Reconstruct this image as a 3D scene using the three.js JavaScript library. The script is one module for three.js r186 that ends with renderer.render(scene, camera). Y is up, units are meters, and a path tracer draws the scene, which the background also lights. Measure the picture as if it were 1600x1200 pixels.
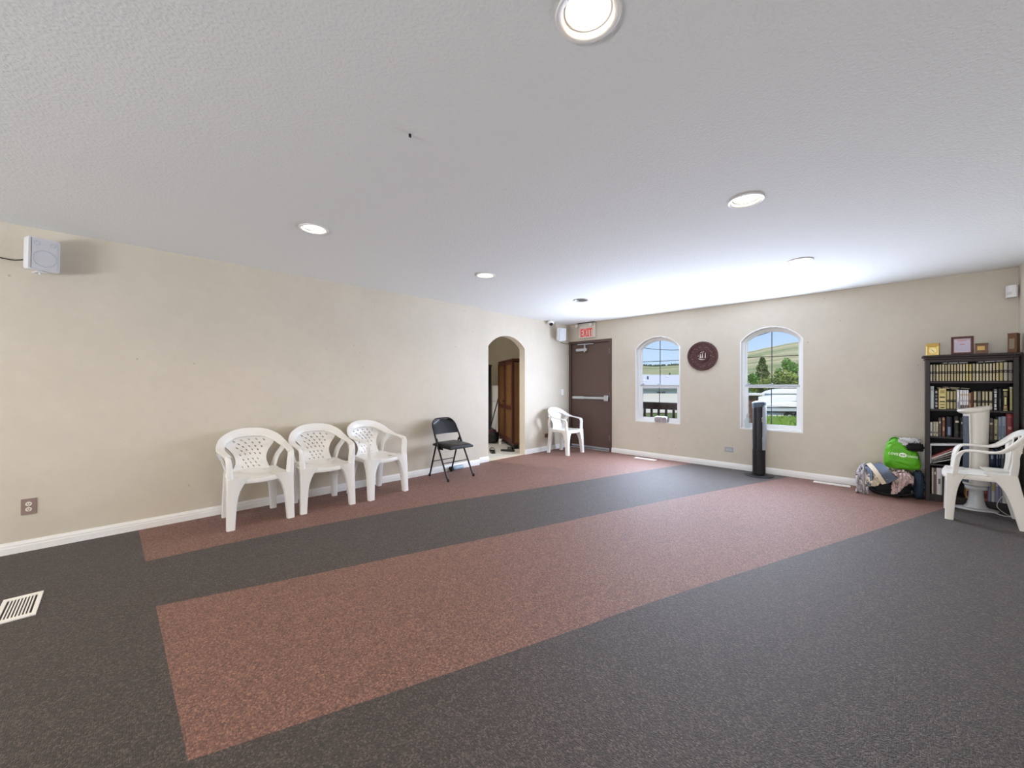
import * as THREE from 'three';
import { RoundedBoxGeometry } from 'three/addons/geometries/RoundedBoxGeometry.js';
import { mergeGeometries, toCreasedNormals } from 'three/addons/utils/BufferGeometryUtils.js';
import { RectAreaLightUniformsLib } from 'three/addons/lights/RectAreaLightUniformsLib.js';
import { FontLoader } from 'three/addons/loaders/FontLoader.js';
import { TextGeometry } from 'three/addons/geometries/TextGeometry.js';
import { createNoise2D, createNoise3D, createNoise4D } from 'simplex-noise';

// ---------------------------------------------------------------- camera, sky, sun, area lights, exposure
const scene = new THREE.Scene();
const camera = new THREE.PerspectiveCamera(88.65, 1600 / 1200, 0.05, 3000);
camera.position.set(0, 1.25, 0);
camera.rotation.y = THREE.MathUtils.degToRad(44.744);
const renderer = new THREE.WebGLRenderer({ antialias: true });
renderer.toneMapping = THREE.LinearToneMapping;
renderer.toneMappingExposure = 1.07;
renderer.shadowMap.enabled = true;
RectAreaLightUniformsLib.init();

// room, metres: long wall x = XL, recessed wall x = XA, window wall z = ZB, wall beside the camera x = XR, wall behind it z = ZF
const XL = -4.653, XA = -4.743, ZB = -6.417, XR = 0.838, ZF = 5.5, H = 2.43, ZJ = -4.1;

function mulberry(a) { return () => { a |= 0; a = a + 0x6D2B79F5 | 0; let t = Math.imul(a ^ a >>> 15, 1 | a); t = t + Math.imul(t ^ t >>> 7, 61 | t) ^ t; return ((t ^ t >>> 14) >>> 0) / 4294967296; }; }
const rnd = mulberry(7);
const n2 = createNoise2D(mulberry(11)), n3 = createNoise3D(mulberry(12)), n4 = createNoise4D(mulberry(13));

{ // summer sky: deep blue above, pale towards the horizon, thin high cloud
  const w = 1024, h = 512, d = new Float32Array(w * h * 4);
  for (let j = 0; j < h; j++) {
    const el = ((j + 0.5) / h - 0.5) * Math.PI, s = Math.max(0, Math.sin(el)), k = Math.pow(1 - s, 3.2);
    for (let i = 0; i < w; i++) {
      const az = (i / w) * Math.PI * 2, o = (j * w + i) * 4;
      const c = Math.max(0, n3(Math.cos(az) * 2.2 * Math.cos(el), Math.sin(az) * 2.2 * Math.cos(el), s * 6)) * 0.22;
      const r = 0.2 + 0.40 * k, g = 0.42 + 0.36 * k, b = 0.95;
      d[o] = r + (0.85 - r) * c; d[o + 1] = g + (0.88 - g) * c; d[o + 2] = b; d[o + 3] = 1;
    }
  }
  const t = new THREE.DataTexture(d, w, h, THREE.RGBAFormat, THREE.FloatType);
  t.mapping = THREE.EquirectangularReflectionMapping; t.magFilter = THREE.LinearFilter; t.needsUpdate = true;
  scene.background = t;
}
const sun = new THREE.DirectionalLight(0xfff3df, 3.3);
sun.position.set(14, 34, 22); sun.target.position.set(0, 0, -10); sun.castShadow = true;
Object.assign(sun.shadow.camera, { left: -40, right: 40, top: 40, bottom: -40, near: 1, far: 120 }); sun.shadow.mapSize.set(2048, 2048);
scene.add(sun, sun.target);
// area lights: daylight inside each arched window, plus added fill behind the camera
function areaLight(x, y, z, w, h, tx, tz, nits, color = 0xd9e6ff, up = 0) {
  const l = new THREE.RectAreaLight(color, nits, w, h);
  l.position.set(x, y, z); l.lookAt(x + tx, y + up, z + tz); scene.add(l); return l;
}
const DAY = 41, WIDE = 52;
areaLight(-2.925, 1.22, ZB + 0.004, 0.7, 1.08, 0, 1, DAY);
areaLight(-1.30, 1.48, ZB + 0.004, 0.7, 0.88, 0, 1, DAY);
// behind the camera: added fill light, tilted up to brighten the ceiling
areaLight(-0.95, 0.6, ZF - 0.3, 2.4, 0.8, 0, -1, WIDE, 0xf0f2fb, 2.2);

// ---------------------------------------------------------------- helpers
const V = (x, y, z) => new THREE.Vector3(x, y, z);
const R = THREE.MathUtils.degToRad;
const names = new Map();
function numbered(n) { const k = names.get(n) || 0; names.set(n, k + 1); return k ? n + '_' + String(k).padStart(3, '0') : n; }
function mesh(name, geo, mat, parent) {
  const m = new THREE.Mesh(Array.isArray(geo) ? merge(geo) : geo, mat);
  m.name = parent ? name : numbered(name); m.castShadow = m.receiveShadow = true;
  (parent || scene).add(m); return m;
}
function merge(list) {
  const a = list.map((g) => { let q = g.index ? g.toNonIndexed() : g.clone(); for (const k of Object.keys(q.attributes)) if (!['position', 'normal', 'uv'].includes(k)) q.deleteAttribute(k); if (!q.attributes.uv) q.setAttribute('uv', new THREE.BufferAttribute(new Float32Array(q.attributes.position.count * 2), 2)); return q; });
  return mergeGeometries(a);
}
function thing(name, label, category, p = [0, 0, 0], turn = 0, group) {
  const o = new THREE.Group(); o.name = numbered(name); o.position.set(...p); o.rotation.y = turn;
  o.userData = { label, category }; if (group) o.userData.group = group; scene.add(o); return o;
}
function tag(o, label, category, group) { o.userData = { label, category }; if (group) o.userData.group = group; return o; }
function struct(name, geo, mat, label, category = 'structure', parent) { const m = mesh(name, geo, mat, parent); if (!parent) m.userData = { kind: 'structure', label, category }; return m; }
function copy(o, label, p, turn) { const c = o.clone(); c.name = numbered(o.name.replace(/_\d{3}$/, '')); c.userData = { ...o.userData, label }; c.position.set(...p); c.rotation.y = turn; scene.add(c); return c; }
const at = (g, x, y, z, rx = 0, ry = 0, rz = 0) => { if (rx) g.rotateX(rx); if (ry) g.rotateY(ry); if (rz) g.rotateZ(rz); return g.translate(x, y, z); };
const box = (w, h, d, x = 0, y = 0, z = 0, rx = 0, ry = 0, rz = 0) => at(new THREE.BoxGeometry(w, h, d), x, y, z, rx, ry, rz);
const rbox = (w, h, d, r, x = 0, y = 0, z = 0, rx = 0, ry = 0, rz = 0, seg = 2) => at(new RoundedBoxGeometry(w, h, d, seg, Math.min(r, w / 2.01, h / 2.01, d / 2.01)), x, y, z, rx, ry, rz);
const cyl = (r0, r1, h, x = 0, y = 0, z = 0, rx = 0, ry = 0, rz = 0, n = 24) => at(new THREE.CylinderGeometry(r1, r0, h, n), x, y, z, rx, ry, rz);
const lathe = (pts, n = 32) => new THREE.LatheGeometry(pts.map((p) => new THREE.Vector2(p[0], p[1])), n);
const crease = (g, a = 0.6) => toCreasedNormals(g, a);
function tube(pts, r, seg = 24, rs = 8, closed = false) { return new THREE.TubeGeometry(new THREE.CatmullRomCurve3(pts.map((p) => V(...p)), closed, 'centripetal'), seg, r, rs, closed); }
function rod(a, b, r, n = 10) { const A = V(...a), B = V(...b), d = B.clone().sub(A), g = new THREE.CylinderGeometry(r, r, d.length(), n); g.applyQuaternion(new THREE.Quaternion().setFromUnitVectors(V(0, 1, 0), d.normalize())); return g.translate((A.x + B.x) / 2, (A.y + B.y) / 2, (A.z + B.z) / 2); }
// rounded rectangle as a ring of 2-D points
function rr(w, h, r, k = 3) { const out = []; r = Math.min(r, w / 2, h / 2); for (const [cx, cy, a] of [[w / 2 - r, h / 2 - r, 0], [-w / 2 + r, h / 2 - r, 90], [-w / 2 + r, -h / 2 + r, 180], [w / 2 - r, -h / 2 + r, 270]]) for (let i = 0; i <= k; i++) { const t = R(a + 90 * i / k); out.push([cx + r * Math.cos(t), cy + r * Math.sin(t)]); } return out; }
// skin over rings of equal length
function loft(rings, caps = true, loop = false) {
  const n = rings[0].length, m = rings.length, pos = [], uv = [], idx = [];
  rings.forEach((r, j) => r.forEach((p, i) => { pos.push(p.x, p.y, p.z); uv.push(i / n, j / (m - 1)); }));
  for (let j = 0; j < (loop ? m : m - 1); j++) for (let i = 0; i < n; i++) { const a = j * n + i, b = j * n + (i + 1) % n, c = ((j + 1) % m) * n + i, d = ((j + 1) % m) * n + (i + 1) % n; idx.push(a, b, d, a, d, c); }
  if (caps && !loop) for (const j of [0, m - 1]) { const c = pos.length / 3, q = rings[j].reduce((s, p) => s.add(p), V(0, 0, 0)).multiplyScalar(1 / n); pos.push(q.x, q.y, q.z); uv.push(0, 0); for (let i = 0; i < n; i++) { const a = j * n + i, b = j * n + (i + 1) % n; j ? idx.push(a, b, c) : idx.push(b, a, c); } }
  const g = new THREE.BufferGeometry(); g.setAttribute('position', new THREE.Float32BufferAttribute(pos, 3)); g.setAttribute('uv', new THREE.Float32BufferAttribute(uv, 2)); g.setIndex(idx);
  // outward check by signed volume
  let vol = 0; for (let k = 0; k < idx.length; k += 3) { const [a, b, c] = [0, 1, 2].map((q) => V(pos[idx[k + q] * 3], pos[idx[k + q] * 3 + 1], pos[idx[k + q] * 3 + 2])); vol += a.dot(b.cross(c)); }
  if (vol < 0) { for (let k = 0; k < idx.length; k += 3) [idx[k + 1], idx[k + 2]] = [idx[k + 2], idx[k + 1]]; g.setIndex(idx); }
  g.computeVertexNormals(); return g;
}
// band swept along a curve: fw(t), fh(t) size across 'side' and across the other way
function sweep(pts, fw, fh, side, n = 24, r = 0.008, k = 3) {
  const c = new THREE.CatmullRomCurve3(pts.map((p) => V(...p)), false, 'centripetal'), rings = [];
  for (let j = 0; j <= n; j++) { const t = j / n, p = c.getPointAt(t), T = c.getTangentAt(t); let S = (typeof side === 'function' ? side(t, p) : side.clone()); S.addScaledVector(T, -S.dot(T)).normalize(); const N = T.clone().cross(S).normalize(); rings.push(rr(fw(t), fh(t), r, k).map(([a, b]) => p.clone().addScaledVector(S, a).addScaledVector(N, b))); }
  return loft(rings);
}
// curved sheet with thickness; hole(i, j) may return four (u, v) offsets inside a cell
function sheet(S, nu, nv, th, hole = () => null) {
  const P = (u, v, s) => { const e = 1e-3, p = S(u, v), a = S(Math.min(1, u + e), v).sub(S(Math.max(0, u - e), v)), b = S(u, Math.min(1, v + e)).sub(S(u, Math.max(0, v - e))); const n = a.cross(b).normalize(); return [p.addScaledVector(n, s * th / 2), n.multiplyScalar(s)]; };
  const pos = [], nor = [], uv = [];
  const tri = (...q) => { for (const [p, n, u] of q) { pos.push(p.x, p.y, p.z); nor.push(n.x, n.y, n.z); uv.push(u[0], u[1]); } };
  const quad = (c, s) => { const q = c.map(([u, v]) => [...P(u, v, s), [u, v]]); if (s > 0) { tri(q[0], q[1], q[2]); tri(q[0], q[2], q[3]); } else { tri(q[0], q[2], q[1]); tri(q[0], q[3], q[2]); } };
  const wall = (a, b) => { const A = P(...a, 1)[0], B = P(...b, 1)[0], C = P(...b, -1)[0], D = P(...a, -1)[0], n = B.clone().sub(A).cross(D.clone().sub(A)).normalize(); tri([A, n, a], [D, n, a], [C, n, b]); tri([A, n, a], [C, n, b], [B, n, b]); };
  for (let i = 0; i < nu; i++) for (let j = 0; j < nv; j++) {
    const c = [[i / nu, j / nv], [(i + 1) / nu, j / nv], [(i + 1) / nu, (j + 1) / nv], [i / nu, (j + 1) / nv]], h = hole(i, j);
    if (!h) { quad(c, 1); quad(c, -1); } else { const q = h.map(([a, b]) => [(i + a) / nu, (j + b) / nv]); for (let k = 0; k < 4; k++) { const l = (k + 1) % 4; quad([c[k], c[l], q[l], q[k]], 1); quad([c[k], c[l], q[l], q[k]], -1); wall(q[l], q[k]); } }
  }
  for (let i = 0; i < nu; i++) { wall([i / nu, 0], [(i + 1) / nu, 0]); wall([(i + 1) / nu, 1], [i / nu, 1]); }
  for (let j = 0; j < nv; j++) { wall([1, j / nv], [1, (j + 1) / nv]); wall([0, (j + 1) / nv], [0, j / nv]); }
  const g = new THREE.BufferGeometry(); g.setAttribute('position', new THREE.Float32BufferAttribute(pos, 3)); g.setAttribute('normal', new THREE.Float32BufferAttribute(nor, 3)); g.setAttribute('uv', new THREE.Float32BufferAttribute(uv, 2)); return g;
}
function extrude(shape, depth, bevel = 0, seg = 1, curve = 12) { return new THREE.ExtrudeGeometry(shape, { depth, bevelEnabled: bevel > 0, bevelThickness: bevel, bevelSize: bevel, bevelOffset: -bevel, bevelSegments: seg, curveSegments: curve }); }
const poly = (pts) => new THREE.Shape(pts.map((p) => new THREE.Vector2(p[0], p[1])));

// ---------------------------------------------------------------- textures and materials
function dataTex(w, h, f, srgb = true, repeat = 1) {
  const d = new Uint8Array(w * h * 4);
  for (let j = 0; j < h; j++) for (let i = 0; i < w; i++) { const c = f(i / w, j / h, i, j), o = (j * w + i) * 4; d[o] = Math.max(0, Math.min(255, c[0])); d[o + 1] = Math.max(0, Math.min(255, c[1])); d[o + 2] = Math.max(0, Math.min(255, c[2])); d[o + 3] = 255; }
  const t = new THREE.DataTexture(d, w, h, THREE.RGBAFormat); t.wrapS = t.wrapT = THREE.RepeatWrapping; t.magFilter = THREE.LinearFilter; t.minFilter = THREE.LinearMipmapLinearFilter; t.generateMipmaps = true; if (srgb) t.colorSpace = THREE.SRGBColorSpace; t.repeat.set(repeat, repeat); t.needsUpdate = true; return t;
}
// noise that repeats over the unit square
const tn = (x, y, f) => { const a = x * Math.PI * 2, b = y * Math.PI * 2, r = f / (Math.PI * 2); return n4(Math.cos(a) * r, Math.sin(a) * r, Math.cos(b) * r, Math.sin(b) * r); };
const std = (color, roughness = 0.6, o = {}) => new THREE.MeshStandardMaterial({ color, roughness, ...o });
const phy = (o) => new THREE.MeshPhysicalMaterial(o);
// looped carpet: one tuft per cell, tinted one by one
const CN = 180, CW = 1024, tuft = []; { const q = mulberry(5); for (let i = 0; i < CN * CN; i++) tuft.push([q(), q(), q(), q()]); }
const carpetCell = new Int32Array(CW * CW), carpetH = new Float32Array(CW * CW);
for (let j = 0; j < CW; j++) for (let i = 0; i < CW; i++) {
  const x = i / CW * CN, y = j / CW * CN, cx = Math.floor(x), cy = Math.floor(y); let best = 9, bi = 0;
  for (let b = -1; b <= 1; b++) for (let a = -1; a <= 1; a++) { const k = ((cy + b + CN) % CN) * CN + (cx + a + CN) % CN, t = tuft[k], dx = cx + a + 0.2 + 0.6 * t[0] - x, dy = cy + b + 0.2 + 0.6 * t[1] - y, d = dx * dx * 0.8 + dy * dy * 1.3; if (d < best) { best = d; bi = k; } }
  carpetCell[j * CW + i] = bi; carpetH[j * CW + i] = Math.max(0, 1 - best * 2.1);
}
function carpetMap(base, flecks) { return dataTex(CW, CW, (u, v, i, j) => { const t = tuft[carpetCell[j * CW + i]]; let c = base, k = 0.84 + 0.3 * t[2]; if (t[3] < 0.24) { c = flecks[0]; } else if (t[3] > 0.76) { c = flecks[1]; } return [c[0] * k, c[1] * k, c[2] * k]; }, true, 1 / 1.1); }
const carpetBump = dataTex(CW, CW, (u, v, i, j) => { const t = tuft[carpetCell[j * CW + i]], c = 255 * (0.35 + 0.3 * t[0]) * carpetH[j * CW + i] + 60 * t[1]; return [c, c, c]; }, false, 1 / 1.1);
const carpet = (base, flecks) => phy({ map: carpetMap(base, flecks), bumpMap: carpetBump, bumpScale: 0.003, roughness: 0.7, ior: 1.7, specularIntensity: 1, sheen: 0.25, sheenRoughness: 0.4, sheenColor: new THREE.Color(0.8, 0.8, 0.85) });
const M = {};
M.carpetRose = carpet([118, 80, 66], [[98, 64, 52], [142, 102, 85]]);
M.carpetDark = carpet([56, 47, 42], [[40, 33, 29], [82, 72, 65]]);
const wallBump = dataTex(512, 512, (u, v) => { const c = 128 + 55 * tn(u, v, 60) + 40 * tn(u + 0.3, v, 130); return [c, c, c]; }, false, 1 / 0.7);
const scuff = mulberry(31), scuffs = Array.from({ length: 26 }, () => [scuff(), scuff(), 0.002 + 0.006 * scuff(), 0.0015 + 0.003 * scuff(), scuff() * 3]);
const wallMap = dataTex(1024, 1024, (u, v) => {
  let k = 1 + 0.012 * tn(u, v, 9) + 0.01 * tn(u, v + 0.4, 40);
  for (const [a, b, w, h, r] of scuffs) { const dx = u - a, dy = v - b; if (Math.abs(dx) < 0.012 && Math.abs(dy) < 0.012) { const p = dx * Math.cos(r) + dy * Math.sin(r), q = dy * Math.cos(r) - dx * Math.sin(r); if ((p / w) ** 2 + (q / h) ** 2 < 0.16) k *= 0.86; } }
  return [211 * k, 202 * k, 185 * k];
}, true, 1 / 4.4);
M.wall = std(0xffffff, 0.62, { map: wallMap, bumpMap: wallBump, bumpScale: 0.0012 });
const ceilBump = dataTex(1024, 1024, (u, v) => { const a = tn(u, v, 70), b = tn(u + 0.5, v + 0.2, 170); const c = 120 + 70 * Math.max(-0.35, Math.min(0.45, a)) * 2 + 45 * b; return [c, c, c]; }, false, 1 / 1.3);
M.ceiling = std(new THREE.Color(0.835, 0.85, 0.835), 0.9, { bumpMap: ceilBump, bumpScale: 0.0022 });
M.trim = std(0xf3f2ef, 0.35);
M.white = std(0xf2f1ee, 0.4);
M.vinyl = std(0xf4f4f2, 0.3);
M.plastic = phy({ color: new THREE.Color(0.84, 0.825, 0.78), roughness: 0.33, bumpMap: wallBump, bumpScale: 0.0002 });
M.plasticB = phy({ color: new THREE.Color(0.80, 0.775, 0.71), roughness: 0.36, bumpMap: wallBump, bumpScale: 0.0002 });
M.blackSteel = std(0x0c0c0d, 0.32, { metalness: 0.2 });
M.blackVinyl = std(0x0e0e0f, 0.38, { bumpMap: wallBump, bumpScale: 0.0006 });
M.rubber = std(0x101010, 0.8);
M.black = std(0x0b0b0d, 0.5);
M.doorBrown = std(0x5f4a42, 0.55, { bumpMap: wallBump, bumpScale: 0.0003 });
M.frameBrown = std(0x58443d, 0.5);
M.steel = std(0xb9bcc0, 0.32, { metalness: 0.85 });
M.aluminium = std(0xc9ccd0, 0.4, { metalness: 0.7 });
M.glass = phy({ color: 0xffffff, transmission: 1, thickness: 0, roughness: 0, ior: 1.5 });
M.greyPlastic = std(0xb9bec4, 0.5);
M.speaker = std(0xe8e9ea, 0.4);
const gr = dataTex(64, 64, (u, v) => { const s = Math.sin(u * Math.PI * 32) * Math.sin(v * Math.PI * 32) > 0.25 ? 160 : 215; return [s, s, s + 3]; });
M.grille = std(0xffffff, 0.55, { map: gr });
const woodTex = (a, b, f = 26) => dataTex(512, 512, (u, v) => { const k = 0.5 + 0.5 * Math.sin((u + 0.03 * tn(u, v, 3)) * f * 6.283 + 3 * tn(u * 0.5, v, 2)), g = 0.5 + 0.5 * tn(u, v * 0.15, 90), t = 0.55 * k + 0.45 * g; return [a[0] + (b[0] - a[0]) * t, a[1] + (b[1] - a[1]) * t, a[2] + (b[2] - a[2]) * t]; });
M.caseWood = std(0xffffff, 0.5, { map: woodTex([24, 14, 11], [44, 27, 21]) });
M.caseBack = std(0x15110f, 0.7);
M.cherry = std(0xffffff, 0.4, { map: woodTex([58, 20, 14], [96, 42, 28]) });
M.oakDark = std(0xffffff, 0.45, { map: woodTex([86, 54, 26], [122, 82, 42]) });
M.deckWood = std(0xffffff, 0.8, { map: woodTex([72, 50, 42], [112, 82, 68]) });
const weave = dataTex(256, 256, (u, v) => { const a = Math.floor(u * 32), b = Math.floor(v * 32), k = ((a + b) % 2 ? 1 : 0.86) * (0.9 + 0.12 * tn(u, v, 12)); return [136 * k, 92 * k, 40 * k]; }, true, 2);
const weaveBump = dataTex(256, 256, (u, v) => { const a = Math.floor(u * 32), b = Math.floor(v * 32), e = (a + b) % 2 ? Math.abs((v * 32) % 1 - 0.5) : Math.abs((u * 32) % 1 - 0.5), c = 255 * (1 - 2 * e); return [c, c, c]; }, false, 2);
M.rattan = std(0xffffff, 0.6, { map: weave, bumpMap: weaveBump, bumpScale: 0.002 });
M.gold = std(new THREE.Color(0.72, 0.52, 0.16), 0.38, { metalness: 0.55 });
const emit = (c, k) => new THREE.MeshStandardMaterial({ color: 0x222222, emissive: c, emissiveIntensity: k, roughness: 0.5 });

// ---------------------------------------------------------------- the room
function archPath(P, x0, x1, y0, spring, apex) { // closed outline with a segmental top
  const w = (x1 - x0) / 2, cx = (x0 + x1) / 2, h = apex - spring, r = (w * w + h * h) / (2 * h), cy = apex - r, a = Math.atan2(spring - cy, w);
  P.moveTo(x0, y0); P.lineTo(x1, y0); P.lineTo(x1, spring); P.absarc(cx, cy, r, a, Math.PI - a, false); P.lineTo(x0, y0); return P;
}
const hole = (x0, x1, y0, s, a) => archPath(new THREE.Path(), x0, x1, y0, s, a);
const rectPath = (P, x0, x1, y0, y1) => { P.moveTo(x0, y0); P.lineTo(x1, y0); P.lineTo(x1, y1); P.lineTo(x0, y1); P.lineTo(x0, y0); return P; };
const wallX = (shape, x, d) => extrude(shape, d, 0, 1, 20).rotateY(Math.PI / 2).translate(x, 0, 0); // shape is drawn in (-z, y)
const ZJ2 = -3.97, ARCH = [4.242, 5.108], DT = 0.16;

// floor: subfloor with five sections of carpet
const floor = struct('floor', [box(XR - XA + 2 * DT, 0.1, ZF - ZB + 2 * DT, (XR + XA) / 2, -0.062, (ZF + ZB) / 2)], std(0x6b625a, 0.9), 'carpeted floor in dark brown and dusty rose bands', 'floor');
const spline = (a) => new THREE.CatmullRomCurve3(a.map(([z, x]) => V(x, 0, z))).getPoints(40).map((p) => [p.x, -p.z]);
const bandA = spline([[-0.15, -3.78], [-0.6, -3.75], [-1.285, -3.66], [-2.48, -3.42], [-3.06, -3.25], [-4.17, -2.95], [-6.0, -2.46], [ZB, -2.33]]);
const bandB = spline([[-0.16, -2.98], [-0.953, -2.735], [-1.8, -2.49], [-2.47, -2.285], [-3.83, -1.90], [-6.0, -1.2], [ZB, -1.06]]);
const bandC = spline([[-0.17, -1.68], [-1.03, -1.385], [-1.65, -1.18], [-2.08, -1.045], [-3.18, -0.66], [-5.95, 0.33], [ZB, 0.5]]);
const section = (pts, m) => mesh('carpet_section', extrude(poly(pts), 0.012).rotateX(-Math.PI / 2).translate(0, -0.012, 0), m, floor);
section([[XL, -ZF], [XR, -ZF], [XR, 0.18], bandC[0], bandB[0], bandA[0], [XL, 0.14]], M.carpetDark);
section([[XL, 0.14], ...bandA, [XA, -ZB], [XA, -ZJ2], [XL, -ZJ2]], M.carpetRose);
section([...bandB, ...bandA.slice().reverse()], M.carpetDark);
section([...bandC, ...bandB.slice().reverse()], M.carpetRose);
section([[XR, 0.18], [XR, -ZB], ...bandC.slice().reverse()], M.carpetDark);

// ceiling with round cut-outs for the downlights
const LAMPS = [[-3.17, -1.06, 1], [-3.2, -2.825, 1], [-0.71, -2.849, 1], [-0.69, -4.61, 1], [-3.2, -4.605, 0], [-0.71, -1.06, 1], [-3.17, 0.71, 1], [-0.71, 0.71, 1], [-3.17, 2.48, 1], [-0.71, 2.48, 1], [-3.17, 4.25, 1], [-0.71, 4.25, 1]];
{
  const s = poly([[XA - DT, -ZF - DT], [XR + DT, -ZF - DT], [XR + DT, -ZB + DT], [XA - DT, -ZB + DT]]);
  for (const [x, z] of LAMPS) s.holes.push(new THREE.Path().absarc(x, -z, 0.086, 0, Math.PI * 2));
  struct('ceiling', extrude(s, 0.14, 0, 1, 28).rotateX(-Math.PI / 2).translate(0, H, 0), M.ceiling, 'white ceiling with orange-peel texture', 'ceiling');
  struct('roof', [box(9.7, 0.14, ZF - ZB + 2.6, -2.85, H + 0.24, (ZF + ZB) / 2 + 0.95)], std(0x6d6a66, 0.9), 'unseen flat roof over the room, widened to keep the sun out', 'roof');  // unseen roof; its overhang is added to block the sun behind the camera
}
struct('wall_left', wallX(poly([[-ZF - DT, 0], [-ZJ2, 0], [-ZJ2, H], [-ZF - DT, H]]), XL - DT, DT), M.wall, 'long cream painted wall behind the row of chairs', 'wall');
{ const s = poly([[-ZJ2, 0], [ARCH[0], 0], [ARCH[0], 0.001], [ARCH[1], 0.001], [ARCH[1], 0], [-ZB, 0], [-ZB, H], [-ZJ2, H]]); s.holes.push(hole(ARCH[0], ARCH[1], 0.002, 1.868, 2.064)); struct('wall_arch', wallX(s, XA - 0.13, 0.13), M.wall, 'cream wall with an arched doorway', 'wall'); }
const W1 = [-3.308, -2.542], W2 = [-1.672, -0.932], WY = [0.6, 1.86, 2.05];
{
  const s = poly([[XA - 0.13, 0], [XA, 0], [XA, 2.09], [-3.779, 2.09], [-3.779, 0], [XR + DT, 0], [XR + DT, H], [XA - 0.13, H]]);
  for (const w of [W1, W2]) s.holes.push(hole(w[0], w[1], ...WY));
  struct('wall_back', extrude(s, DT, 0, 1, 24).translate(0, 0, ZB - DT), M.wall, 'cream wall with two arched windows and the brown exit door', 'wall');
}
struct('wall_right', wallX(poly([[-ZF - DT, 0], [-ZB, 0], [-ZB, H], [-ZF - DT, H]]), XR, DT), M.wall, 'cream wall beside the bookcase', 'wall');
{
  const s = poly([[XL, 0], [XR, 0], [XR, H], [XL, H]]);
  s.holes.push(rectPath(new THREE.Path(), -2.25, 0.35, 0.06, 2.08));
  struct('wall_front', extrude(s, DT).translate(0, 0, ZF), M.wall, 'cream wall with added glass doors behind the camera', 'wall');
}
// baseboards: stepped profile drawn as (out, up)
const bprof = [[0, 0], [0.016, 0], [0.016, 0.046], [0.0125, 0.05], [0.0125, 0.064], [0.009, 0.07], [0.006, 0.082], [0, 0.084]];
function baseboard(name, a, b, label) { // from a to b (x, z), the room on the left-hand side of that direction
  const L = Math.hypot(b[0] - a[0], b[1] - a[1]), g = extrude(poly(bprof), L), d = [(b[0] - a[0]) / L, (b[1] - a[1]) / L], m = new THREE.Matrix4();
  m.makeBasis(V(d[1], 0, -d[0]), V(0, 1, 0), V(d[0], 0, d[1])); g.applyMatrix4(m).translate(a[0], 0, a[1]);
  return struct(name, crease(g, 0.3), M.trim, label, 'baseboard');
}
baseboard('baseboard_left', [XL, ZJ2], [XL, ZF], 'white stepped baseboard along the long cream wall');
baseboard('baseboard_alcove', [XA, -ARCH[0]], [XA, ZJ2], 'short white baseboard left of the arched doorway');
baseboard('baseboard_corner', [XA, ZB], [XA, -ARCH[1]], 'short white baseboard right of the arched doorway');
baseboard('baseboard_back', [XR, ZB], [-3.779, ZB], 'white stepped baseboard below the two windows');
baseboard('baseboard_right', [XR, ZF], [XR, ZB], 'white baseboard behind the bookcase corner');
baseboard('baseboard_front', [XL, ZF], [XR, ZF], 'white baseboard behind the camera');
struct('trim_1', box(0.02, H, 0.012, XL - 0.012, H / 2, ZJ2 - 0.006), M.wall, 'narrow corner edge where the long wall steps back', 'trim');

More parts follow.
